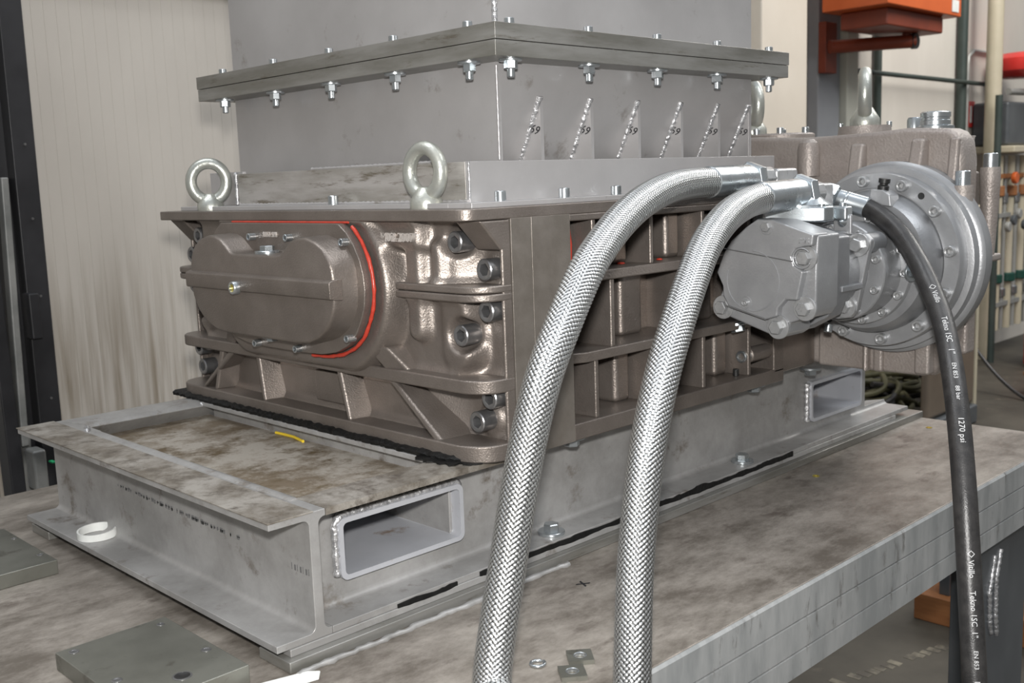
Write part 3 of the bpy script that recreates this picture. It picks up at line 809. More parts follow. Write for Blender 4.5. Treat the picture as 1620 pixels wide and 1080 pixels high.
# red bead: the right part of the oval plus a straight line under the plate
bead = [p for p in inset(ov, -0.0045)]
bp_ = [p for p in bead if p[0] < 0.315 and not (p[1] > 0.4575)]
bp_.sort(key=lambda p: math.atan2(p[1]-0.37, -(p[0]-0.33)))
seal = [(0.2610, p[0], p[1]) for p in bp_]
MB().tube(seal, [0.0022+0.0010*random.random() for _ in seal], 8).build('red_sealant', M['red_seal'], hs, ang=80, label='red sealant bead round the cover flange')
MB().tube([(0.2600, y, 0.4595) for y in np.linspace(0.205, 0.50, 40)], 0.0016, 8).build('red_sealant', M['red_seal'], hs, ang=80)
for (y, z) in ((0.422, 0.439), (0.326, 0.439), (0.196, 0.435), (0.427, 0.2835), (0.320, 0.2845), (0.196, 0.309), (0.556, 0.42), (0.545, 0.31)):
    place('cap_screw', F_CAPF, hs, (0.2485, y, z), (-1, 0, 0), random.random())
place('hex_plug', F_PLUG, hs, (0.236, 0.368, 0.4185), (0, 0, 1), 0.2, 1.0, 'zinc hex breather plug in the saddle of the cover')
place('hex_plug', F_PLUG, hs, (0.236, 0.372, 0.2995), (0, 0, -1), 0.5, 0.8)
MB().lathe([(0.0095, 0), (0.0095, 0.008), (0.0085, 0.0095), (0.0062, 0.0095), (0.0060, 0.006)], (0.206, 0.405, 0.370), (-1, 0, 0), 28).build('sight_glass', M['zinc'], hs, label='round oil sight glass with yellow centre')
MB().cyl((0.206, 0.405, 0.370), (-1, 0, 0), 0.0062, 0.0068, 20).build('sight_glass', M['brass'], hs)
text('1851 SPI', 0.0105, (0.2480, 0.378, 0.4390), (0, -1, 0), (0, 0, 1), M['cast_light'], hs, 'cast_lettering', 0.0014)

# ================================================================== LIFTING EYES
def eye_bolt(loc, rz, s, lab, tilt=0.0):
    t = empty('lifting_eye', loc, lab, 'lifting eye')
    L = Vector(loc)
    R0, r0 = 0.0325*s, 0.0105*s
    zc = 0.053*s
    rot = Matrix.Rotation(rz, 3, 'Z')
    rs = []
    for k in range(48):
        a = 2*PI*k/48; c = Vector((0, R0*math.cos(a), zc+R0*1.06*math.sin(a)))
        d = Vector((0, math.cos(a), math.sin(a)))
        rr = r0*(1+0.10*max(0, -math.sin(a)))
        rs.append([L+rot@(c+d*rr*math.cos(b)+Vector((1, 0, 0))*rr*math.sin(b)) for b in [2*PI*i/16 for i in range(16)]])
    mb = MB(); mb.rings(rs+[rs[0]], cap=False)
    mb.build('ring', M['galv'], t, ang=80)
    MB().lathe([(0.0240*s, 0), (0.0245*s, 0.002), (0.0242*s, 0.012*s), (0.019*s, 0.020*s), (0.0125*s, 0.030*s), (0.008*s, 0.032*s)], L, (0, 0, 1), 36).build('collar', M['galv'], t, ang=50)
    return t
eye_bolt((0.305, 0.0985, ZC1), math.radians(4), 0.86, 'zinc lifting eye bolt on the near corner of the housing plate')
eye_bolt((0.300, 0.6340, ZC1), math.radians(52), 0.86, 'zinc lifting eye bolt on the far left end of the housing plate')

# ================================================================== LOWER HOPPER
lh = empty('inlet_hopper', (0.67, 0.36, ZC1), 'grey sheet-steel hopper section with slanted gussets between housing and upper chute', 'hopper')
CX0, CX1, CY0, CY1 = 0.3238, 1.017, 0.037, 0.690
cf = MB()
cf.box(0.292, 1.035, 0.0, CY0+0.006, ZC1, 0.4815); cf.box(0.292, CX0+0.006, CY0+0.0055, 0.72, ZC1, 0.4815)
cf.build('mounting_flange', M['sheet'], lh, 0.0008)
co = MB()
co.box(CX0, CX1, CY0, CY0+0.007, 0.481, 0.5312)
co.build('collar_plate', M['sheet'], lh, 0.0006)
bxo('collar_plate', M['sheet_dirty'], lh, CX0, CX0+0.007, CY0+0.0075, 0.585, 0.481, 0.5312, 0.0006)
bxo('collar_plate', M['sheet'], lh, CX0+0.01, CX0+0.016, 0.585, CY1, 0.481, 0.5350, 0.0006)
bxo('collar_plate', M['sheet'], lh, CX1-0.007, CX1, CY0+0.0075, CY1, 0.481, 0.5312)
weld('weld_seam', [(CX0-0.001, 0.588, 0.483), (CX0-0.001, 0.588, 0.534)], 0.003, lh)
weld('weld_seam', [(CX0-0.001, 0.0365, 0.485), (CX0-0.001, 0.0365, 0.531)], 0.0013, lh)
weld('weld_seam', [(CX0-0.001, yy, 0.4825) for yy in np.linspace(0.04, 0.58, 3)], 0.0022, lh, M['sheet'])
weld('weld_seam', [(CX0+0.004, yy, 0.5325) for yy in (0.11, 0.20, 0.30, 0.38)], 0.0022, lh, M['sheet'])
DX0, DX1, DY0, DY1 = 0.3895, 0.967, 0.050, 0.687
bxo('left_panel', M['sheet'], lh, DX0, DX0+0.006, DY0, DY1, 0.50, 0.655)
bxo('right_panel', M['sheet'], lh, DX1-0.006, DX1, DY0, DY1, 0.50, 0.655)
ZBEND = 0.6155
MB().prism([(DY0, 0.655), (DY0, ZBEND), (DY0+0.055, 0.500), (DY0+0.061, 0.500), (DY0+0.006, ZBEND), (DY0+0.006, 0.655)], 'x', DX0+0.006, DX1-0.006).build('front_panel', M['sheet'], lh)
MB().prism([(DY1, 0.655), (DY1, 0.50), (DY1-0.006, 0.50), (DY1-0.006, 0.655)], 'x', DX0+0.006, DX1-0.006).build('rear_panel', M['sheet'], lh)
gx = [0.4679, 0.5687, 0.6728, 0.7764, 0.8745, 0.960]
for i, g_ in enumerate(gx):
    MB().prism([(DY0+0.0015, ZBEND), (DY0+0.0015, 0.500), (DY0+0.056, 0.500)], 'x', g_, g_+0.006).build('gusset', M['sheet'], lh)
    weld('weld_seam', [(g_-0.001, DY0+0.0005, ZBEND-0.001), (g_-0.001, DY0+0.046, 0.522)], 0.0046, lh, M['weld'], 0.0035, 0.16)
    text('69', 0.017, (g_-0.0004, DY0+0.015, 0.567), (0, -1, -0.35), (0, -0.35, 1), M['ink_black'], lh, 'marker_number', 0.0002, shear=0.3)
weld('weld_seam', [(DX0-0.0005, DY0, 0.533), (DX0-0.0005, DY0, 0.650)], 0.0016, lh, M['sheet'])
FX0, FX1, FY0, FY1 = 0.3405, 0.998, 0.0, 0.721
fl = MB()
fl.box(FX0, FX1, FY0, FY1, 0.6546, 0.6735)
lowfl = fl.build('top_flange', M['flange'], lh, 0.0006)

# ================================================================== UPPER CHUTE
uh = empty('feed_chute', (0.67, 0.36, 0.674), 'upper grey steel feed chute bolted by its flange, cut off by the picture top', 'chute')
bxo('bottom_flange', M['flange'], uh, FX0-0.0005, FX1+0.001, FY0-0.0008, FY1+0.002, 0.6742, 0.694, 0.0006)
ZU = 1.35
bxo('left_panel', M['sheet'], uh, DX0, DX0+0.006, DY0, DY1, 0.694, ZU)
bxo('front_panel', M['sheet'], uh, DX0+0.006, DX1, DY0, DY0+0.006, 0.694, ZU)
bxo('right_panel', M['sheet'], uh, DX1-0.006, DX1, DY0+0.006, DY1, 0.694, ZU)
bxo('rear_panel', M['sheet'], uh, DX0+0.006, DX1-0.006, DY1-0.006, DY1, 0.694, ZU)
weld('weld_seam', [(DX0-0.001, DY0-0.001, 0.70), (DX0-0.001, DY0-0.001, 1.0)], 0.0036, uh, M['weld'], 0.003, 0.15)
for yy in (0.071, 0.220, 0.370, 0.519, 0.673):
    place('cap_screw', F_CAP8, uh, (0.362, yy, 0.694), (0, 0, 1), random.random())
    place('nut', F_NUT, uh, (0.362, yy, 0.6546), (0, 0, -1), random.random())
for xx in (0.387, 0.534, 0.682, 0.830, 0.975):
    place('cap_screw', F_CAP8, uh, (xx, 0.022, 0.694), (0, 0, 1), random.random())
    place('nut', F_NUT, uh, (xx, 0.022, 0.6546), (0, 0, -1), random.random())
place('nut', F_NUT, uh, (0.980, 0.10, 0.6546), (0, 0, -1), random.random())
for xx in (0.357, 0.474, 0.580, 0.70, 0.82, 0.94):
    place('cap_screw', F_CAP10, lh, (xx, 0.018, 0.4815), (0, 0, 1), random.random(), 1.0)
for yy in (0.3047,):
    place('cap_screw', F_CAP10, lh, (0.308, yy, 0.4815), (0, 0, 1), random.random(), 1.0)

# ================================================================== GEARBOX
gb = empty('gearbox', (1.25, 0.1, 0.17), 'taupe cast gearbox standing out behind the hydraulic motor at the right', 'gearbox')
GX = 1.082
top = [(.46, .545), (.30, .560), (.12, .566), (.02, .560), (-.10, .562), (-.16, .566), (-.225, .562), (-.238, .556), (-.248, .542), (-.2525, .515), (-.252, .40), (-.247, .32), (-.240, .25), (-.226, .182), (-.212, .172), (.46, .172)]
MB().prism(top, 'x', GX, 1.140, True).build('case_front', M['cast_gear'], gb, 0.010, 4, ang=40)
MB().prism([(max(a, -.19) if a < 0 else a, min(b, .553)+(0 if b > .4 else .02)) for a, b in top], 'x', 1.140, 1.28, True).build('case_rear', M['cast_gear'], gb, 0.012, 4, ang=40)
g2 = MB()
def fin(y0, y1, x0, z0, z1, x1=GX+0.01, taper=0.0):
    g2.add([(x0+taper, y0, z1), (x0+taper, y1, z1), (x0, y1, z0), (x0, y0, z0), (x1, y0, z1), (x1, y1, z1), (x1, y1, z0), (x1, y0, z0)],
           [(0, 1, 2, 3), (7, 6, 5, 4), (0, 3, 7, 4), (1, 5, 6, 2), (0, 4, 5, 1), (3, 2, 6, 7)])
fin(-0.095, -0.072, 1.045, 0.44, 0.545, taper=0.024)
fin(-0.198, -0.176, 1.040, 0.46, 0.548, taper=0.026)
fin(-0.246, -0.230, 1.064, 0.44, 0.548, taper=0.016)
fin(-0.112, -0.102, 1.060, 0.172, 0.26)
fin(-0.135, -0.118, 1.066, 0.172, 0.26)
fin(-0.215, -0.190, 1.062, 0.176, 0.27)
fin(-0.205, -0.015, 1.073, 0.172, 0.24)
each(g2, 'case_fin', M['cast_gear'], gb, 0.005, 3)
# vertical bolt post on the face
MB().lathe([(0.019, 0), (0.019, 0.045), (0.016, 0.056), (0.008, 0.062)], (1.078, 0.008, 0.495), (0, 0, 1), 28).build('bolt_post', M['cast_gear'], gb)
place('cap_screw', F_TALL, gb, (1.070, 0.002, 0.485), (0, 0, -1), 0.2, 0.85)
# top cover plate, eye boss, filler cap
MB().lathe([(0.060, 0.0), (0.060, 0.010), (0.056, 0.013)], (1.20, 0.135, 0.560), (0, 0, 1), 40).build('round_cover', M['cast_gear'], gb)
for k in range(6):
    a = 0.5+k*PI/3
    place('cap_screw', F_CAP8, gb, (1.20+0.050*math.cos(a), 0.135+0.050*math.sin(a), 0.573), (0, 0, 1))
MB().lathe([(0.050, 0), (0.044, 0.022), (0.043, 0.032)], (1.18, -0.040, 0.545), (0, 0, 1), 40).build('eye_boss', M['cast_gear'], gb)
for k in range(4):
    a = 0.4+k*PI/2
    place('cap_screw', F_CAP8, gb, (1.18+0.040*math.cos(a), -0.040+0.040*math.sin(a), 0.576), (0, 0, 1), 0, 0.7) if k in (1, 3) else None
MB().lathe([(0.030, 0), (0.030, 0.008), (0.024, 0.010), (0.024, 0.017), (0.0225, 0.018), (0.0225, 0.022), (0.024, 0.023), (0.024, 0.030), (0.021, 0.032)], (1.20, -0.155, 0.562), (0, 0, 1), 32).build('filler_cap', M['zinc'], gb, label='shiny round filler cap')
MB().lathe([(0.012, 0), (0.012, 0.022), (0.010, 0.026)], (1.23, -0.105, 0.562), (0, 0, 1), 20).build('filler_cap', M['zinc'], gb)
# side bolt posts
for (bx, by, zt, r, dn) in ((1.175, -0.2570, 0.500, 0.0125, 0.145), (1.066, -0.2590, 0.4745, 0.0125, 0.05)):
    MB().lathe([(r*0.75, -dn), (r*0.9, -dn*0.8), (r*1.15, -0.05), (r*1.25, -0.004), (r*1.2, 0)], (bx, by, zt), (0, 0, 1), 28).build('bolt_post', M['cast_gear'], gb)
    place('cap_screw', F_TALL, gb, (bx, by, zt+0.002), (0, 0, 1), 0.3)
bxo('side_lug', M['cast_gear'], gb, 1.13, 1.205, -0.268, -0.20, 0.350, 0.362, 0.004)
bxo('side_flange', M['cast_gear'], gb, 1.145, 1.180, -0.240, -0.18, 0.20, 0.495, 0.006)
# planetary stage rings, facing the camera side
AY, AZ = -0.150, 0.3625
o = (GX, AY, AZ)
MB().lathe([(0.150, 0.0), (0.152, 0.004), (0.152, 0.028), (0.148, 0.032), (0.1445, 0.033), (0.1445, 0.052), (0.138, 0.054)], o, (-1, 0, 0), 96).build('ring_gear_case', M['grey_paint'], gb, ang=30)
MB().lathe([(0.134, 0.050), (0.1355, 0.053), (0.1355, 0.078), (0.1345, 0.081), (0.112, 0.081), (0.1115, 0.079)], o, (-1, 0, 0), 96).build('big_flange', M['grey_paint'], gb, ang=30)
MB().lathe([(0.111, 0.078), (0.110, 0.095), (0.106, 0.108), (0.100, 0.120), (0.0905, 0.122)], (GX, AY, AZ-0.002), (-1, 0, 0), 96).build('cone_case', M['grey_dark'], gb, ang=30)
o2 = (GX, AY+0.003, 0.354)
MB().lathe([(0.086, 0.112), (0.0865, 0.114), (0.0865, 0.130), (0.0855, 0.132), (0.0735, 0.132)], o2, (-1, 0, 0), 80).build('middle_flange', M['grey_paint'], gb, ang=30)
MB().lathe([(0.0730, 0.130), (0.0730, 0.166), (0.0745, 0.174), (0.0745, 0.186), (0.073, 0.188), (0.045, 0.188), (0.043, 0.20)], o2, (-1, 0, 0), 80).build('drum', M['grey_paint'], gb, ang=30)
for k in range(12):
    a = math.radians(23+30*k); 
    if k in (3, 6, 9):
        pass
    yb, zb = AY-0.1235*math.cos(a), AZ+0.1235*math.sin(a)
    if k in (1, 4, 7, 10):
        MB().cyl((GX-0.0800, yb, zb), (-1, 0, 0), 0.0052, 0.0016, 16).build('bolt_hole', M['black_part'], gb)
    place('cap_screw', F_CAPP, gb, (GX-0.081, AY-0.1235*math.cos(a+0.26), AZ+0.1235*math.sin(a+0.26)), (-1, 0, 0), k)
for k in range(14):
    a = math.radians(-80+25.7*k)
    place('cap_screw', F_CAPS, gb, (GX-0.132, o2[1]-0.0795*math.cos(a), o2[2]+0.0795*math.sin(a)), (-1, 0, 0), k)
for k in range(9):
    a = math.radians(-62+40*k)
    place('cap_screw', F_CAPS, gb, (GX-0.188, o2[1]-0.0655*math.cos(a), o2[2]+0.0655*math.sin(a)), (-1, 0, 0), k)
# breather on the cone
MB().prism([(-0.163, 0.452), (-0.199, 0.447), (-0.197, 0.464), (-0.186, 0.472), (-0.166, 0.474)], 'x', 0.955, 0.985).build('breather_pad', M['grey_paint'], gb, 0.002)
MB().lathe([(0.0085, 0), (0.0085, 0.006), (0.006, 0.008), (0.006, 0.010), (0.0085, 0.011), (0.0085, 0.017)], (0.968, -0.180, 0.472), (0, -0.15, 1), 20).build('breather', M['black_part'], gb, label='small black breather cap')
place('hex_plug', F_PLUG, gb, (0.944, AY-0.088, 0.352), (-0.25, -1, 0), 0.2, 0.8)
place('cap_screw', F_CAPZ, gb, (0.945, -0.105, 0.262), (-0.3, 0, -1), 0.2, 0.7)

eye_bolt((1.255, 0.105, 0.5765), math.radians(15), 0.93, 'zinc lifting eye half hidden behind the chute at the right') if False else None
eye_bolt((1.19, 0.190, 0.573), math.radians(-40), 1.05, 'zinc lifting eye on the far side of the gearbox, beside the chute gussets')
eye_bolt((1.18, -0.040, 0.577), math.radians(-64), 1.02, 'tall zinc lifting eye seen edge-on on top of the gearbox')

# ================================================================== HYDRAULIC MOTOR
hm = empty('hydraulic_motor', (0.80, -0.14, 0.355), 'silver-grey hydraulic motor with hex bolts, flanged to the gearbox rings', 'hydraulic motor')
face = [(-.2055, .4205), (-.203, .405), (-.192, .404), (-.178, .400), (-.172, .390), (-.176, .378), (-.190, .370), (-.181, .330), (-.163, .330), (-.152, .318), (-.150, .306), (-.132, .300), (-.100, .308), (-.070, .3155), (-.061, .330), (-.060, .345), (-.050, .364), (-.062, .392), (-.075, .410), (-.100, .430), (-.118, .441), (-.142, .440)]
MB().prism(face, 'x', 0.7205, 0.760).build('end_cover', M['grey_paint'], hm, 0.0028, 3)
base = [(-.2065, .418), (-.204, .370), (-.204, .318), (-.196, .306), (-.182, .303), (-.163, .296), (-.162, .282), (-.150, .274), (-.134, .277), (-.062, .299), (-.046, .303), (-.041, .314), (-.046, .325), (-.056, .345), (-.046, .364), (-.072, .408), (-.098, .430), (-.116, .439), (-.140, .438)]
MB().prism(base, 'x', 0.7320, 0.790).build('port_block', M['grey_paint'], hm, 0.003, 3)
b2_ = [(-.203, .412), (-.203, .330), (-.190, .300), (-.150, .278), (-.110, .285), (-.070, .300), (-.055, .350), (-.075, .405), (-.120, .432), (-.150, .430)]
MB().prism(b2_, 'x', 0.790, 0.826).build('body_block', M['grey_dark'], hm, 0.003, 3)
MB().lathe([(0.062, 0.0), (0.062, 0.043), (0.058, 0.052), (0.058, 0.080)], (0.820, -0.138, 0.357), (1, 0, 0), 48).build('barrel', M['grey_dark'], hm, ang=30)
# raised ribs on the barrel
bxo('barrel_rib', M['grey_dark'], hm, 0.800, 0.8605, -0.206, -0.190, 0.334, 0.343, 0.002)
bxo('barrel_rib', M['grey_dark'], hm, 0.800, 0.8605, -0.186, -0.160, 0.405, 0.418, 0.003)
bxo('lug_plate', M['grey_paint'], hm, 0.848, 0.854, -0.192, -0.164, 0.412, 0.441, 0.002)
MB().lathe([(0.0075, 0), (0.0015, 0.007)], (0.848, -0.178, 0.430), (-1, 0, 0), 16).build('grease_point', M['zinc'], hm)
mf = [(-.2140, .392), (-.2165, .404), (-.208, .413), (-.186, .412), (-.120, .425), (-.080, .410), (-.066, .335), (-.084, .298), (-.165, .287), (-.186, .290), (-.196, .302)]
MB().prism(mf, 'x', 0.861, 0.872).build('mounting_flange', M['grey_paint'], hm, 0.0025, 3)
MB().cyl((0.872, -0.199, 0.398), (1, 0, 0), 0.0155, 0.045, 24, 0.003).build('flange_boss', M['grey_dark'], hm)
place('hex_bolt', F_HEXP, hm, (0.860, -0.197, 0.397), (-1, 0, 0), 0.2)
place('hex_bolt', F_HEXP, hm, (0.860, -0.178, 0.307), (-1, 0, 0), 0.5)
for (y, z, x_) in ((-.188, .388, .7315), (-.188, .3185, .7310), (-.146, .290, .7310), (-.055, .3125, .7310)):
    place('hex_bolt', F_HEXP, hm, (x_, y, z), (-1, 0, 0), 0.5)
    if (y, z) != (-.188, .388):
        MB().cyl((0.7325, y, z), (1, 0, 0), 0.0135, 0.04, 24, 0.002).build('bolt_boss', M['grey_paint'], hm)
place('hex_bolt', F_HEXS, hm, (0.7200, -.133, .430), (-1, 0, 0), 0.4)
def ringmark(y, z, R, a0, a1, x=0.7204, r=0.0011, nm='cast_ring'):
    MB().tube([(x, y-R*math.cos(math.radians(a)), z+R*math.sin(math.radians(a))) for a in np.linspace(a0, a1, 40)], r, 6).build(nm, M['grey_paint'], hm)
ringmark(-.1105, .354, .0425, -200, 90)
ringmark(-.133, .430, .0105, -190, 10, r=0.0009)
ringmark(-.188, .388, .0135, 40, 330, r=0.0011)
ringmark(-.100, .323, .0085, 0, 360, r=0.0007)
place('cap_screw', F_CAPS, hm, (0.7200, -.100, .323), (-1, 0, 0), 0.4, 0.7)
MB().tube([(0.7204, -.062, .399), (0.7204, -.120, .391), (0.7204, -.1735, .3835)], 0.0010, 6).build('cast_line', M['ink_grey'], hm)
MB().tube([(0.7204, -.066, .3165), (0.7204, -.100, .3085), (0.7204, -.132, .3005)], 0.0010, 6).build('cast_line', M['ink_grey'], hm)
text('P2N', 0.0085, (0.7200, -.191, .4085), (0, -1, 0), (0, 0, 1), M['grey_paint'], hm, 'cast_lettering', 0.0009)
em = MB()
for q in range(3):
    em.box(0.7192, 0.7205, -.199+q*0.006, -.1955+q*0.006, .4095, .4125); em.box(0.7192, 0.7205, -.199+q*0.006, -.1955+q*0.006, .4135, .4155)
em.build('cast_emblem', M['grey_paint'], hm, 0.0003)
# drain fitting under the motor
place('hex_plug', F_PLUG, hm, (0.775, -0.110, 0.283), (0, 0.1, -1), 0.1, 0.9)

# port fittings on top of the motor
pf = empty('port_fitting', (0.84, -0.12, 0.44), 'bright split-flange port fittings on top of the hydraulic motor', 'fitting')
sf = [(.775, -.095), (.785, -.120), (.795, -.160), (.806, -.176), (.826, -.178), (.840, -.165), (.850, -.120), (.842, -.080), (.815, -.070), (.785, -.075)]
MB().prism(sf, 'z', 0.432, 0.4545, True).build('split_flange', M['zinc'], pf, 0.0035, 3)
bxo('split_flange', M['zinc'], pf, 0.8415, 0.862, -.188, -.085, 0.432, 0.453, 0.004)
MB().lathe([(0.040, 0.0), (0.039, 0.004), (0.030, 0.009), (0.0225, 0.016), (0.0195, 0.026)], (0.826, -0.130, 0.4525), (0, 0, 1), 36).build('neck', M['zinc'], pf)
MB().lathe([(0.0185, 0), (0.0185, 0.030), (0.012, 0.038)], (0.8285, -0.130, 0.4725), (1, 0, 0), 8, smooth=False).build('elbow', M['bolt_paint'], pf, 0.003)
for (xx, yy) in ((0.808, -0.168), (0.853, -0.176), (0.853, -0.10)):
    place('cap_screw', F_CAP8, pf, (xx, yy, 0.4500), (0, 0, 1), 0.2, 0.8)
bxo('tee_block', M['bolt_paint'], pf, 0.866, 0.905, -0.135, -0.095, 0.448, 0.486, 0.006)
MB().lathe([(0.022, 0.0), (0.022, 0.05)], (0.885, -0.03, 0.425), (0, 0, 1), 24).build('neck', M['bolt_paint'], pf)
bxo('tee_block', M['bolt_paint'], pf, 0.845, 0.905, -0.075, -0.020, 0.470, 0.510, 0.006)

# ================================================================== HOSES
def spline(P, n=14):
    P = [Vector(p) for p in P]; P = [P[0]*2-P[1]]+P+[P[-1]*2-P[-2]]; o = []
    for i in range(1, len(P)-2):
        a, b, c, d = P[i-1:i+3]
        for k in range(n):
            t = k/n
            o.append(0.5*((2*b)+(-a+c)*t+(2*a-5*b+4*c-d)*t*t+(-a+3*b-3*c+d)*t**3))
    o.append(P[-2]); return o
def frames(C_):
    T = []; 
    for i in range(len(C_)): T.append((C_[min(i+1, len(C_)-1)]-C_[max(i-1, 0)]).normalized())
    n0 = T[0].cross(Vector((0, 0, 1))).normalized(); Ns = []
    for t in T:
        n0 = (n0-t*n0.dot(t)).normalized(); Ns.append(n0.copy())
    L = [0]
    for a, b in zip(C_[:-1], C_[1:]): L.append(L[-1]+(b-a).length)
    return T, Ns, L
def hose_mesh(name, P, r0, r1, m, parent, nseg=64, n=16, start=0, label=None):
    C_ = spline(P, n)[start:]; T, Ns, L = frames(C_)
    vs = []; fs = []; uvs = []
    for i, c in enumerate(C_):
        bn = T[i].cross(Ns[i]); rr = r0+(r1-r0)*min(1, L[i]/L[-1]*1.6)
        for k in range(nseg):
            a = 2*PI*k/nseg; vs.append(c+Ns[i]*rr*math.cos(a)+bn*rr*math.sin(a))
    for i in range(len(C_)-1):
        for k in range(nseg):
            j = (k+1) % nseg; fs.append((i*nseg+k, i*nseg+j, (i+1)*nseg+j, (i+1)*nseg+k))
            uvs += [(k/nseg, L[i]), ((k+1)/nseg, L[i]), ((k+1)/nseg, L[i+1]), (k/nseg, L[i+1])]
    me = bpy.data.meshes.new(name); g = ORG[parent.name]
    me.from_pydata([tuple(v-g) for v in vs], [], fs)
    uvl = me.uv_layers.new(name='UVMap'); uvl.data.foreach_set('uv', [c for q in uvs for c in q])
    me.polygons.foreach_set('use_smooth', [True]*len(fs)); me.materials.append(m)
    o = bpy.data.objects.new(name, me); col.objects.link(o); o.parent = parent
    if label: o['label'] = label
    return C_, T, Ns, L
def braid_mesh(name, P, r0, r1, m, parent):
    C_ = spline(P, 40); T, Ns, L = frames(C_)
    L = np.array(L); Cn = np.array([tuple(c) for c in C_]); Tn = np.array([tuple(t) for t in T]); Nn = np.array([tuple(q) for q in Ns])
    ns = BR_N*9; nl = int(L[-1]/(BR_P/8))
    d = np.linspace(0, L[-1], nl)
    ip = lambda A: np.stack([np.interp(d, L, A[:, k]) for k in range(3)], 1)
    c, t, n0 = ip(Cn), ip(Tn), ip(Nn)
    t /= np.linalg.norm(t, axis=1)[:, None]; n0 -= t*(n0*t).sum(1)[:, None]; n0 /= np.linalg.norm(n0, axis=1)[:, None]
    bn = np.cross(t, n0)
    u = np.arange(ns)/ns
    Pq = u[None, :]*BR_N+(d/BR_P)[:, None]; Qq = u[None, :]*BR_N-(d/BR_P)[:, None]
    a = Pq-np.floor(Pq); b = Qq-np.floor(Qq)
    sel = ((np.floor(Pq)+np.floor(Qq)) % 4) < 1.5
    sa, sb = np.sin(PI*a), np.sin(PI*b)
    x_ = np.where(sel, sb, sa); y_ = np.where(sel, sa, sb)
    h = x_**0.55*(0.55+0.45*y_)
    w_ = np.abs(np.sin(np.where(sel, b, a)*PI*4))*0.08
    rr = (r0+(r1-r0)*np.minimum(1, d/L[-1]*1.6))[:, None]+0.0013*(h+w_-0.8)
    ang = 2*PI*u
    V = c[:, None, :]+rr[..., None]*(n0[:, None, :]*np.cos(ang)[None, :, None]+bn[:, None, :]*np.sin(ang)[None, :, None])
    g = ORG[parent.name]; V = (V-np.array(tuple(g))).reshape(-1, 3)
    i = np.arange(nl-1)[:, None]*ns; k = np.arange(ns)[None, :]; k2 = (k+1) % ns
    F = np.stack([i+k, i+k2, i+ns+k2, i+ns+k], -1).reshape(-1, 4)
    me = bpy.data.meshes.new(name)
    me.vertices.add(len(V)); me.vertices.foreach_set('co', V.ravel())
    me.loops.add(F.size); me.loops.foreach_set('vertex_index', F.ravel())
    me.polygons.add(len(F)); me.polygons.foreach_set('loop_start', np.arange(len(F))*4); me.polygons.foreach_set('loop_total', np.full(len(F), 4))
    uvl = me.uv_layers.new(name='UVMap')
    U = np.empty((nl-1, ns, 4, 2)); ku = np.arange(ns)/ns
    U[..., 0, 0] = ku; U[..., 3, 0] = ku; U[..., 1, 0] = ku+1/ns; U[..., 2, 0] = ku+1/ns
    U[..., 0, 1] = d[:-1, None]; U[..., 1, 1] = d[:-1, None]; U[..., 2, 1] = d[1:, None]; U[..., 3, 1] = d[1:, None]
    uvl.data.foreach_set('uv', U.ravel())
    me.polygons.foreach_set('use_smooth', np.ones(len(F), bool)); me.update(calc_edges=True)
    me.materials.append(m)
    o = bpy.data.objects.new(name, me); col.objects.link(o); o.parent = parent
    return o
def ferrule(parent, a, b, r, nutlen, nutr, tail=None, tailr=0.0):
    a, b = Vector(a), Vector(b); ax = (b-a).normalized(); L = (b-a).length
    MB().lathe([(r*0.90, -0.004), (r*0.99, -0.002), (r, 0.001), (r*0.985, L*0.55), (r, L*0.58), (r*0.97, L*0.61), (r, L*0.65), (r*0.97, L*0.69), (r*0.99, L*0.73), (r*0.98, L-0.003), (r*0.88, L)], a, ax, 48).build('ferrule', M['zinc'], parent, ang=25)
    MB().lathe([(nutr*0.92, 0), (nutr, 0.003), (nutr, nutlen-0.003), (nutr*0.88, nutlen)], b, ax, 6, smooth=False, ph=0.35).build('swivel_nut', M['zinc'], parent, 0.0006)
    if tail: MB().lathe([(tailr*0.85, 0), (tailr, 0.006), (tailr, tail-0.004), (tailr*0.8, tail)], b+ax*nutlen, ax, 8, smooth=False).build('adapter', M['bolt_paint'], parent, 0.001)
H1 = [(0.6809, -0.0674, 0.4939), (0.6298, -0.0743, 0.4935), (0.5588, -0.0906, 0.4894), (0.4774, -0.1131, 0.476), (0.4082, -0.1346, 0.4564), (0.341, -0.1593, 0.431), (0.2858, -0.1818, 0.4048), (0.224, -0.2029, 0.3546), (0.1855, -0.2109, 0.307), (0.1568, -0.212, 0.2371), (0.1245, -0.2158, 0.138), (0.0873, -0.2245, 0.0274+0.012)]
H1 = H1[:-1]+[(0.0850, -0.2290, 0.0380), (0.0740, -0.2500, 0.0240), (0.0640, -0.2850, 0.0205), (0.0560, -0.3170, -0.0020), (0.0520, -0.3260, -0.0500), (0.0500, -0.3280, -0.1300)]
ha = empty('braided_hose', (0.79, -0.06, 0.494), 'braided steel hose furthest left, crossing in front of the ribbed housing corner', 'hose', 'braided hydraulic hoses')
braid_mesh('hose_braid', H1, 0.0205, 0.0188, M['braid'], ha)
ferrule(ha, (0.6790, -0.0676, 0.4939), (0.7892, -0.0597, 0.4949), 0.0222, 0.020, 0.0265, 0.05, 0.0175)
H2 = [(0.7125, -0.1316, 0.4701), (0.6608, -0.1389, 0.4644), (0.5894, -0.1571, 0.4503), (0.5095, -0.1837, 0.4245), (0.4431, -0.2106, 0.3922), (0.3659, -0.2439, 0.347), (0.3057, -0.2668, 0.296), (0.2577, -0.2841, 0.2276), (0.2173, -0.3006, 0.1317), (0.1807, -0.3231, 0.025), (0.1571, -0.3387, -0.0566), (0.14, -0.352, -0.14)]
hb = empty('braided_hose', (0.81, -0.13, 0.472), 'braided steel hose in the middle, hanging over the bench edge', 'hose', 'braided hydraulic hoses')
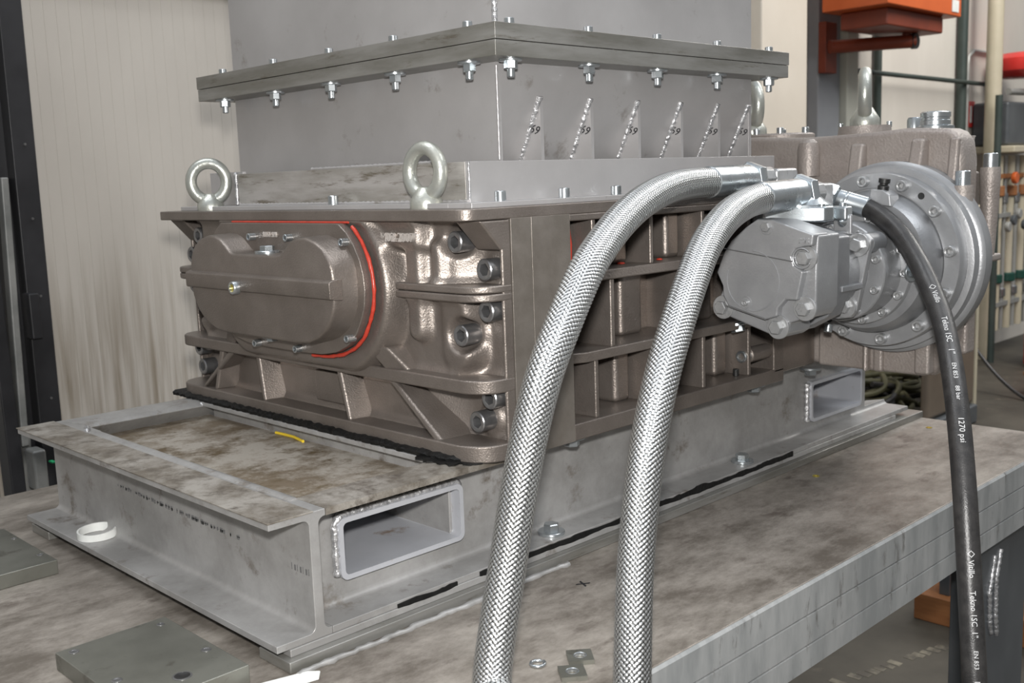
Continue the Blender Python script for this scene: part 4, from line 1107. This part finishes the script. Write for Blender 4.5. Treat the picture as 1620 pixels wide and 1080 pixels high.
braid_mesh('hose_braid', H2, 0.0205, 0.0183, M['braid'], hb)
ferrule(hb, (0.7105, -0.1318, 0.4700), (0.8123, -0.1294, 0.4728), 0.0222, 0.019, 0.0280)
HB = [(0.9528, -0.1587, 0.4475), (0.9453, -0.1899, 0.4327), (0.9281, -0.2281, 0.4069), (0.8928, -0.2726, 0.3687), (0.8621, -0.3071, 0.3314), (0.8275, -0.337, 0.2982), (0.7791, -0.37, 0.2537), (0.7372, -0.3982, 0.1953), (0.7028, -0.4206, 0.1319), (0.6771, -0.4377, 0.0669), (0.6312, -0.4703, -0.0962), (0.6102, -0.4864, -0.2007)]
hc = empty('rubber_hose', (0.94, -0.11, 0.461), 'black rubber hydraulic hose with white printing hanging at the right', 'hose')
C_, T_, N_, L_ = hose_mesh('hose_tube', HB, 0.0145, 0.0142, M['rubber'], hc, 48)
ferrule(hc, (0.9524, -0.1600, 0.4468), (0.9420, -0.1180, 0.4604), 0.0160, 0.020, 0.0215)
def hose_text(s, size, d0, flip=1):
    def bend(tx, ty, tz):
        d = min(max(d0+tx, 0), L_[-1]-1e-4)
        i = int(np.searchsorted(L_, d))-1; i = max(0, min(i, len(L_)-2))
        t = (d-L_[i])/(L_[i+1]-L_[i]); c = C_[i].lerp(C_[i+1], t); tt = T_[i]
        # the printed line faces the camera side
        view = (CAMREF-c); e1 = (view-tt*view.dot(tt)).normalized()
        e2 = tt.cross(e1)
        ang = -0.22 + (ty-size*0.35)/0.0145*flip
        dirv = e1*math.cos(ang)+e2*math.sin(ang)
        return c+dirv*(0.01465+tz)
    return text(s, size, (0, 0, 0), (1, 0, 0), (0, 1, 0), M['ink_white'], hc, 'hose_printing', 0.0001, bend, 'LEFT')
CAMREF = Vector((-0.56, -0.93, 0.50))
hose_text('\u25c7 Vitillo', 0.0102, 0.207, -1); hose_text('Tekno 1SC', 0.0105, 0.272, -1); hose_text('1"', 0.0105, 0.330, -1)
hose_text('EN 853', 0.0075, 0.352, -1); hose_text('88 bar', 0.0075, 0.385, -1); hose_text('1270 psi', 0.0098, 0.427, -1)
hose_text('\u25c7 Vitillo', 0.0088, 0.587, -1); hose_text('Tekno 1SC', 0.0090, 0.634, -1); hose_text('1"', 0.0090, 0.680, -1); hose_text('EN 853', 0.007, 0.702, -1); hose_text('1270 psi', 0.009, 0.735, -1)

# ================================================================== SMALL THINGS ON THE BENCH
def drilled(name, lab, x0, x1, y0, y1, z0, z1, holes, grp):
    t = empty(name, ((x0+x1)/2, (y0+y1)/2, z0), lab, 'steel plate', grp)
    bxo('plate_body', M['plate'], t, x0, x1, y0, y1, z0, z1, 0.0012)
    for (hx, hy, r) in holes:
        MB().lathe([(r*1.35, 0), (r*1.35, 0.0006), (r, 0.0004), (r*0.95, 0.0002)], (hx, hy, z1), (0, 0, 1), 24).build('drilled_hole', M['black_part'] if r > 0.004 else M['bolt_grey'], t)
        MB().lathe([(r*1.6, 0), (r*1.6, 0.0004), (r*1.3, 0.0007), (r*1.3, 0.0)], (hx, hy, z1), (0, 0, 1), 24, cap=False).build('hole_rim', M['bolt_grey'], t)
    return t
drilled('drilled_plate', 'square dark steel plate with five holes at the bottom left of the bench', -0.168, -0.0415, 0.005, 0.1925, 0.0, 0.020,
        [(-0.0557, 0.1741, 0.0028), (-0.1531, 0.1785, 0.0035), (-0.0539, 0.0726, 0.0035), (-0.1508, 0.0768, 0.0035), (-0.1013, 0.0344, 0.0062)], 'drilled steel plates')
drilled('drilled_plate', 'dark drilled steel plate at the left picture edge, in front of the frame', -0.176, -0.049, 0.488, 0.690, 0.0, 0.020,
        [(-0.0563, 0.6288, 0.0025), (-0.0575, 0.5267, 0.0028)], 'drilled steel plates')
# white tape ring on the foot flange
rg = MB(); rr = []
cxr, cyr = 0.0175, 0.512
for k in range(48):
    a = 2*PI*k/48; c = Vector((cxr+0.0255*math.cos(a), cyr+0.0255*math.sin(a), 0.0300)); d = Vector((math.cos(a), math.sin(a), 0))
    tl = 0.0015*math.sin(a+1)
    rr.append([c-d*0.0012, c+d*0.0012, c+d*0.0012+Vector((0, 0, 0.011+tl)), c-d*0.0012+Vector((0, 0, 0.011+tl))])
rg.rings(rr+[rr[0]], cap=False, smooth=True)
o = rg.build('plastic_ring', M['white'], None, org=(cxr, cyr, 0.030), ang=40)
tag(o, 'white plastic strap ring lying on the foot flange of the base frame', 'ring')
def sq_washer(lab, cx, cy, a, hz=0.0):
    t = empty('square_washer', (cx, cy, 0), lab, 'washer', 'square washers on the bench')
    h = 0.0135; out = []; inn = []
    n = 40
    for k in range(n):
        an = 2*PI*k/n; c, s_ = math.cos(an), math.sin(an); q = h/max(abs(c), abs(s_))
        x_, y_ = q*c, q*s_
        out.append((cx+x_*math.cos(a)-y_*math.sin(a), cy+x_*math.sin(a)+y_*math.cos(a)))
        inn.append((cx+0.0062*math.cos(an+a), cy+0.0062*math.sin(an+a)))
    R = [[(p[0], p[1], 0.0) for p in out], [(p[0], p[1], 0.005) for p in out], [(p[0], p[1], 0.005) for p in inn], [(p[0], p[1], 0.0) for p in inn]]
    mb = MB(); mb.rings(R+[R[0]], cap=False, smooth=False); mb.build('washer_body', M['plate'], t)
    mb = MB(); mb.rings([[(cx+r*math.cos(2*PI*k/24), cy+r*math.sin(2*PI*k/24), z) for k in range(24)] for r, z in ((0.0062, 0.001), (0.0058, 0.0048), (0.0068, 0.0053), (0.0074, 0.0051))], cap=False)
    mb.build('hole_rim', M['zinc'], t)
sq_washer('square zinc washer with round hole, the one further from the bench edge', 0.224, -0.2165, math.radians(-40))
sq_washer('square zinc washer with round hole, partly under a white scrap near the bench edge', 0.1915, -0.2350, math.radians(-38))
mb = MB(); P = [(0.1840+0.0075*math.cos(a), -0.1925+0.0075*math.sin(a), 0.0018+0.0009*a/6) for a in np.linspace(0.2, 6.1, 40)]
mb.tube(P, 0.0018, 8)
tag(mb.build('spring_washer', M['zinc'], None, org=(0.184, -0.1925, 0), ang=60), 'small zinc spring washer beside the square washers', 'washer')
mb = MB(); mb.prism([(0.166, -0.222), (0.186, -0.226), (0.194, -0.232), (0.188, -0.236), (0.172, -0.236), (0.160, -0.240), (0.150, -0.236)], 'z', 0.0052, 0.0058)
tag(mb.build('paper_scrap', M['bench'], None, org=(0.17, -0.23, 0.0052)), 'pale scrap of paper lying over the nearer square washer', 'scrap') if False else bpy.data.meshes and None
mb = MB(); mb.prism([(-0.050, -0.005), (0.010, -0.022), (0.020, -0.032), (0.010, -0.044), (-0.060, -0.030)], 'z', 0.0, 0.003)
tag(mb.build('plastic_strip', M['white'], None, 0.001, org=(-0.02, -0.025, 0)), 'white plastic strip on the bench just below the frame corner', 'strip')
mb = MB(); mb.tube([(0.2770, 0.447, 0.1390), (0.2790, 0.430, 0.1387), (0.2785, 0.400, 0.1390), (0.2722, 0.366, 0.1387)], 0.0022, 8)
tag(mb.build('tape_scrap', M['yellow'], None, org=(0.258, 0.38, 0.1370)), 'yellow strip of tape lying on the tray plate of the base frame', 'tape')

# ================================================================== LEFT BACKGROUND
ms = empty('black_mast', (0.28, 1.5, -0.8), 'black upright machine column with rails at the left picture edge', 'column')
tilt = 0.045
def post(name, m, xb, xt, wd, y0, y1, z0=-0.8, z1=1.6, lab=None):
    mb = MB(); f = lambda x, z: x
    mb.add([(xb, y0, z0), (xb+wd, y0, z0), (xb+wd, y1, z0), (xb, y1, z0), (xt, y0, z1), (xt+wd, y0, z1), (xt+wd, y1, z1), (xt, y1, z1)],
           [(3, 2, 1, 0), (4, 5, 6, 7), (0, 1, 5, 4), (1, 2, 6, 5), (2, 3, 7, 6), (3, 0, 4, 7)])
    return mb.build(name, m, ms, 0.003, label=lab)
post('column', M['mast'], 0.288, 0.300, 0.050, 1.46, 1.56)
post('column', M['mast'], 0.262, 0.272, 0.030, 1.50, 1.60)
post('rail', M['mast_grey'], 0.243, 0.259, 0.016, 1.44, 1.47, -0.035, 0.55, 'greasy grey rail between the black columns')
post('rail', M['mast_grey'], 0.238, 0.262, 0.020, 1.49, 1.52, -0.8, 0.0)
post('column', M['mast'], 0.222, 0.190, 0.030, 1.44, 1.50)
post('column', M['pipe_grey'], 0.130, 0.150, 0.090, 1.56, 1.60)
bxo('cover_box', M['mast_grey'], ms, 0.243, 0.272, 1.38, 1.43, -0.126, -0.035, 0.006, label='grey rounded cover box low on the rail')
bxo('guide_block', M['mast'], ms, 0.283, 0.305, 1.42, 1.46, 0.20, 0.30, 0.003)
bxo('green_clip', M['green'], ms, 0.305, 0.318, 1.40, 1.42, -0.105, -0.088, 0.002)
bxo('green_clip', M['green'], ms, 0.288, 0.297, 1.40, 1.42, -0.075, -0.071, 0.001)
for zz in (0.62, 0.29, 0.06, 0.46):
    MB().cyl((0.322, 1.458, zz), (0, -1, 0), 0.0028, 0.003, 12).build('rivet', M['bolt_grey'], ms)

# ================================================================== RIGHT BACKGROUND
ht = empty('space_heater', (4.78, 1.66, 1.2), 'orange box-shaped hall heater hanging high above the gearbox', 'heater')
bxo('casing', M['orange'], ht, 4.37, 5.20, 1.49, 1.835, 1.27, 2.0, 0.006)
bxo('lower_tray', M['dark_red'], ht, 4.47, 5.10, 1.54, 1.79, 1.185, 1.27, 0.01)
bxo('maker_plate', M['white'], ht, 5.08, 5.16, 1.486, 1.49, 1.29, 1.35)
MB().tube([(4.93, 1.62, 1.145), (4.57, 1.90, 1.125)], 0.034, 20).build('flue_pipe', M['dark_red'], ht)
MB().tube([(4.93, 1.605, 1.145), (4.93, 1.63, 1.145)], 0.040, 20).build('flue_collar', M['black_part'], ht)
MB().tube([(4.93, 1.66, 1.16), (4.93, 1.66, 1.30)], 0.022, 16).build('flue_neck', M['dark_red'], ht)
bxo('bracket', M['dark_red'], ht, 4.585, 4.70, 1.93, 1.975, 1.00, 1.26, 0.004)
def pipe(name, pts, r, m, lab, cat='pipe', grp=None):
    mb = MB(); mb.tube(pts, r, 16); o = mb.build(name, m, None, org=pts[0], ang=60); return tag(o, lab, cat, grp)
pipe('vertical_pipe', [(5.34, 2.02, -0.8), (5.34, 2.02, 3.2)], 0.022, M['pipe_green'], 'dark green vertical pipe on the far wall, behind the tall lifting eye')
pipe('vertical_pipe', [(6.47, 2.01, -0.8), (6.47, 2.01, 3.2)], 0.032, M['pipe_green'], 'dark green vertical pipe on the far wall, left of the red sign')
pipe('conduit', [(4.965, 1.965, 1.03), (6.95, 1.965, 1.02)], 0.014, M['pipe_green'], 'thin dark horizontal conduit along the far wall', 'conduit')
pipe('conduit', [(6.61, 2.03, -0.5), (6.61, 2.03, 1.15), (6.62, 2.03, 1.20), (6.70, 2.03, 1.24), (6.98, 2.03, 1.241)], 0.012, M['pipe_grey'], 'grey bent conduit round the red sign on the far wall', 'conduit')
pipe('cream_pipe', [(6.61, 1.86, -0.8), (6.61, 1.86, 3.0)], 0.050, M['pipe_cream'], 'thick cream vertical pipe at the right picture edge')
pipe('vertical_pipe', [(6.50, 1.78, -0.8), (6.50, 1.78, 0.93)], 0.022, M['pipe_green'], 'dark pipe running in front of the thick cream pipe')
t = empty('expansion_tank', (7.0, 1.85, 1.15), 'red round expansion tank on the far wall beside the cream pipe', 'tank')
MB().lathe([(0.03, -0.085), (0.20, -0.075), (0.245, -0.04), (0.252, 0.0), (0.245, 0.04), (0.20, 0.075), (0.03, 0.085)], (7.01, 1.78, 1.14), (0, 0, 1), 40).build('tank_body', M['red'], t)
MB().tube([(6.97, 1.78, 1.22), (6.97, 1.78, 3.0)], 0.016, 12).build('pipe_stub', M['pipe_green'], t)
MB().tube([(7.01, 1.78, 1.06), (7.01, 1.78, 0.97), (6.9, 1.78, 0.96), (6.70, 1.80, 0.96)], 0.022, 12).build('pipe_stub', M['pipe_grey'], t)
o = bxo('water_cylinder', M['darkgrey'], None, 6.72, 7.5, 1.80, 2.04, 0.615, 0.90, 0.02); tag(o, 'dark upright boiler box below the red expansion tank', 'boiler')
o = bxo('shelf_rail', M['pipe_cream'], None, 6.68, 7.6, 1.74, 2.04, 0.565, 0.612, 0.01); tag(o, 'cream shelf rail under the dark boiler box', 'shelf')
sg = empty('wall_sign', (6.70, 2.04, 0.83), 'small red notice with a white inner strip on the far wall', 'sign')
bxo('sign_board', M['red'], sg, 6.645, 6.765, 2.040, 2.048, 0.745, 0.915, 0.001)
bxo('sign_print', M['white'], sg, 6.685, 6.715, 2.037, 2.0398, 0.775, 0.885)
vl = empty('pipe_manifold', (7.1, 1.85, -0.4), 'cluster of pipes with orange and green valves below the boiler', 'pipework')
for k, (px, r, mm) in enumerate(((6.74, 0.020, 'pipe_cream'), (6.83, 0.014, 'pipe_grey'), (6.92, 0.028, 'pipe_cream'), (7.03, 0.016, 'pipe_grey'), (7.13, 0.028, 'pipe_cream'), (7.26, 0.018, 'pipe_grey'))):
    MB().tube([(px, 1.85, -0.62), (px, 1.85, 0.55)], r, 12).build('riser', M[mm], vl)
    MB().cyl((px, 1.85, 0.28-0.05*(k % 2)), (0, 0, 1), r*1.7, 0.07, 12, 0.006).build('valve', M['wood' if k % 2 == 0 else 'bolt_grey'], vl)
    MB().cyl((px, 1.85, -0.30-0.1*(k % 2)), (0, 0, 1), r*1.9, 0.06, 12, 0.006).build('valve', M['green_dark' if k % 2 == 0 else 'bolt_grey'], vl)
    MB().cyl((px, 1.80, 0.08+0.04*(k % 3)), (0, -1, 0), 0.035, 0.03, 14, 0.006).build('valve_wheel', M['darkgrey' if k % 2 else 'pipe_grey'], vl)
    if k in (1, 4): MB().cyl((px, 1.80, 0.40), (0, -1, 0), 0.040, 0.03, 14, 0.006).build('valve_wheel', M['orange'], vl)
bxo('crossbar', M['pipe_grey'], vl, 6.68, 7.6, 1.83, 1.87, 0.14, 0.17)
bxo('crossbar', M['pipe_grey'], vl, 6.68, 7.6, 1.83, 1.87, -0.46, -0.43)
bxo('crossbar', M['wood'], vl, 6.68, 7.6, 1.83, 1.87, 0.40, 0.43)
ex = empty('fire_extinguisher', (7.1, 1.45, -0.80), 'red cylinder standing before the far wall at the right edge', 'extinguisher')
MB().lathe([(0.15, 0.0), (0.16, 0.02), (0.16, 0.44), (0.10, 0.53), (0.04, 0.56)], (6.55, 1.42, -0.80), (0, 0, 1), 32).build('cylinder', M['red'], ex)
MB().cyl((6.55, 1.42, -0.24), (0, 0, 1), 0.03, 0.07, 16, 0.006).build('valve', M['black_part'], ex)
pn = empty('grey_panel', (4.75, 1.25, -0.8), 'brownish dark panel with pale edge standing on the floor right of the gearbox', 'panel')
bxo('panel_sheet', M['panel_brown'], pn, 4.25, 4.80, 1.20, 1.24, -0.70, 0.30, 0.02)
bxo('panel_edge', M['pipe_cream'], pn, 4.802, 4.835, 1.20, 1.26, -0.72, 0.30, 0.01)
bxo('panel_foot', M['darkgrey'], pn, 4.30, 4.80, 1.18, 1.30, -0.80, -0.705, 0.01)
# pallet and timber behind the bench
pl = empty('timber_block', (2.35, 0.20, -0.8), 'orange-brown timber crate parts on the floor behind the bench end', 'timber')
bxo('board', M['wood'], pl, 2.42, 2.46, 0.02, 0.34, -0.72, -0.42, 0.003)
bxo('bearer', M['wood'], pl, 2.30, 2.50, 0.0, 0.36, -0.80, -0.72, 0.003)
bxo('post', M['darkgrey'], pl, 2.33, 2.37, 0.27, 0.30, -0.72, -0.45, 0.002)
p2 = empty('wooden_pallet', (5.9, 1.0, -0.8), 'wooden pallet on the floor far behind, under the far wall pipework', 'pallet')
for k in range(5): bxo('slat', M['wood'], p2, 5.6+k*0.13, 5.7+k*0.13, 0.75, 1.25, -0.69, -0.67, 0.002)
for k in range(3): bxo('bearer', M['wood'], p2, 5.6, 6.22, 0.77+k*0.20, 0.84+k*0.20, -0.80, -0.69, 0.002)
# cable heap
cb_ = empty('cable_heap', (4.65, 1.65, -0.8), 'tangled heap of olive and black cables on the floor behind the gearbox', 'cables')
for k in range(30):
    r = random.uniform(0.10, 0.25); cx_, cy_ = 4.62+random.uniform(-0.35, 0.45), 1.66+random.uniform(-0.1, 0.08); h = -0.785+k*0.007; ph = random.random()*6
    pts = [(cx_+r*math.cos(a+ph)*(1+0.2*math.sin(3*a)), cy_+r*math.sin(a+ph)*(1+0.15*math.cos(2*a+k)), h+0.03*math.sin(2*a+k)+0.02) for a in np.linspace(0, 6.0, 50)]
    MB().tube(pts, 0.014, 8).build('cable', M['cable' if k % 3 else 'rubber'], cb_)
pts = [(5.5, 1.65, -0.2), (5.55, 1.50, -0.55), (5.45, 1.20, -0.78), (5.2, 0.8, -0.79), (4.9, 0.6, -0.79)]
pipe('loose_cable', [tuple(p) for p in spline(pts, 10)], 0.010, M['rubber'], 'single black cable running across the floor towards the heap', 'cable')
o = bxo('drum_cabinet', M['pipe_cream'], None, 4.86, 5.15, 1.62, 1.95, -0.8, 0.2, 0.02) if False else None
# worn line on the floor
ln = MB(); r_ = np.random.RandomState(9)
for k in range(46):
    x_ = 1.45+k*0.028; y_ = 0.43-k*0.0085
    if r_.rand() < 0.75: ln.box(x_, x_+0.018+0.012*r_.rand(), y_-0.012-0.01*r_.rand(), y_+0.012+0.01*r_.rand(), -0.800, -0.7992)
tag(ln.build('floor_marking', M['floor_paint'], None, org=(1.9, 0.3, -0.8)), 'worn pale line painted on the dark floor below the bench', 'floor marking')
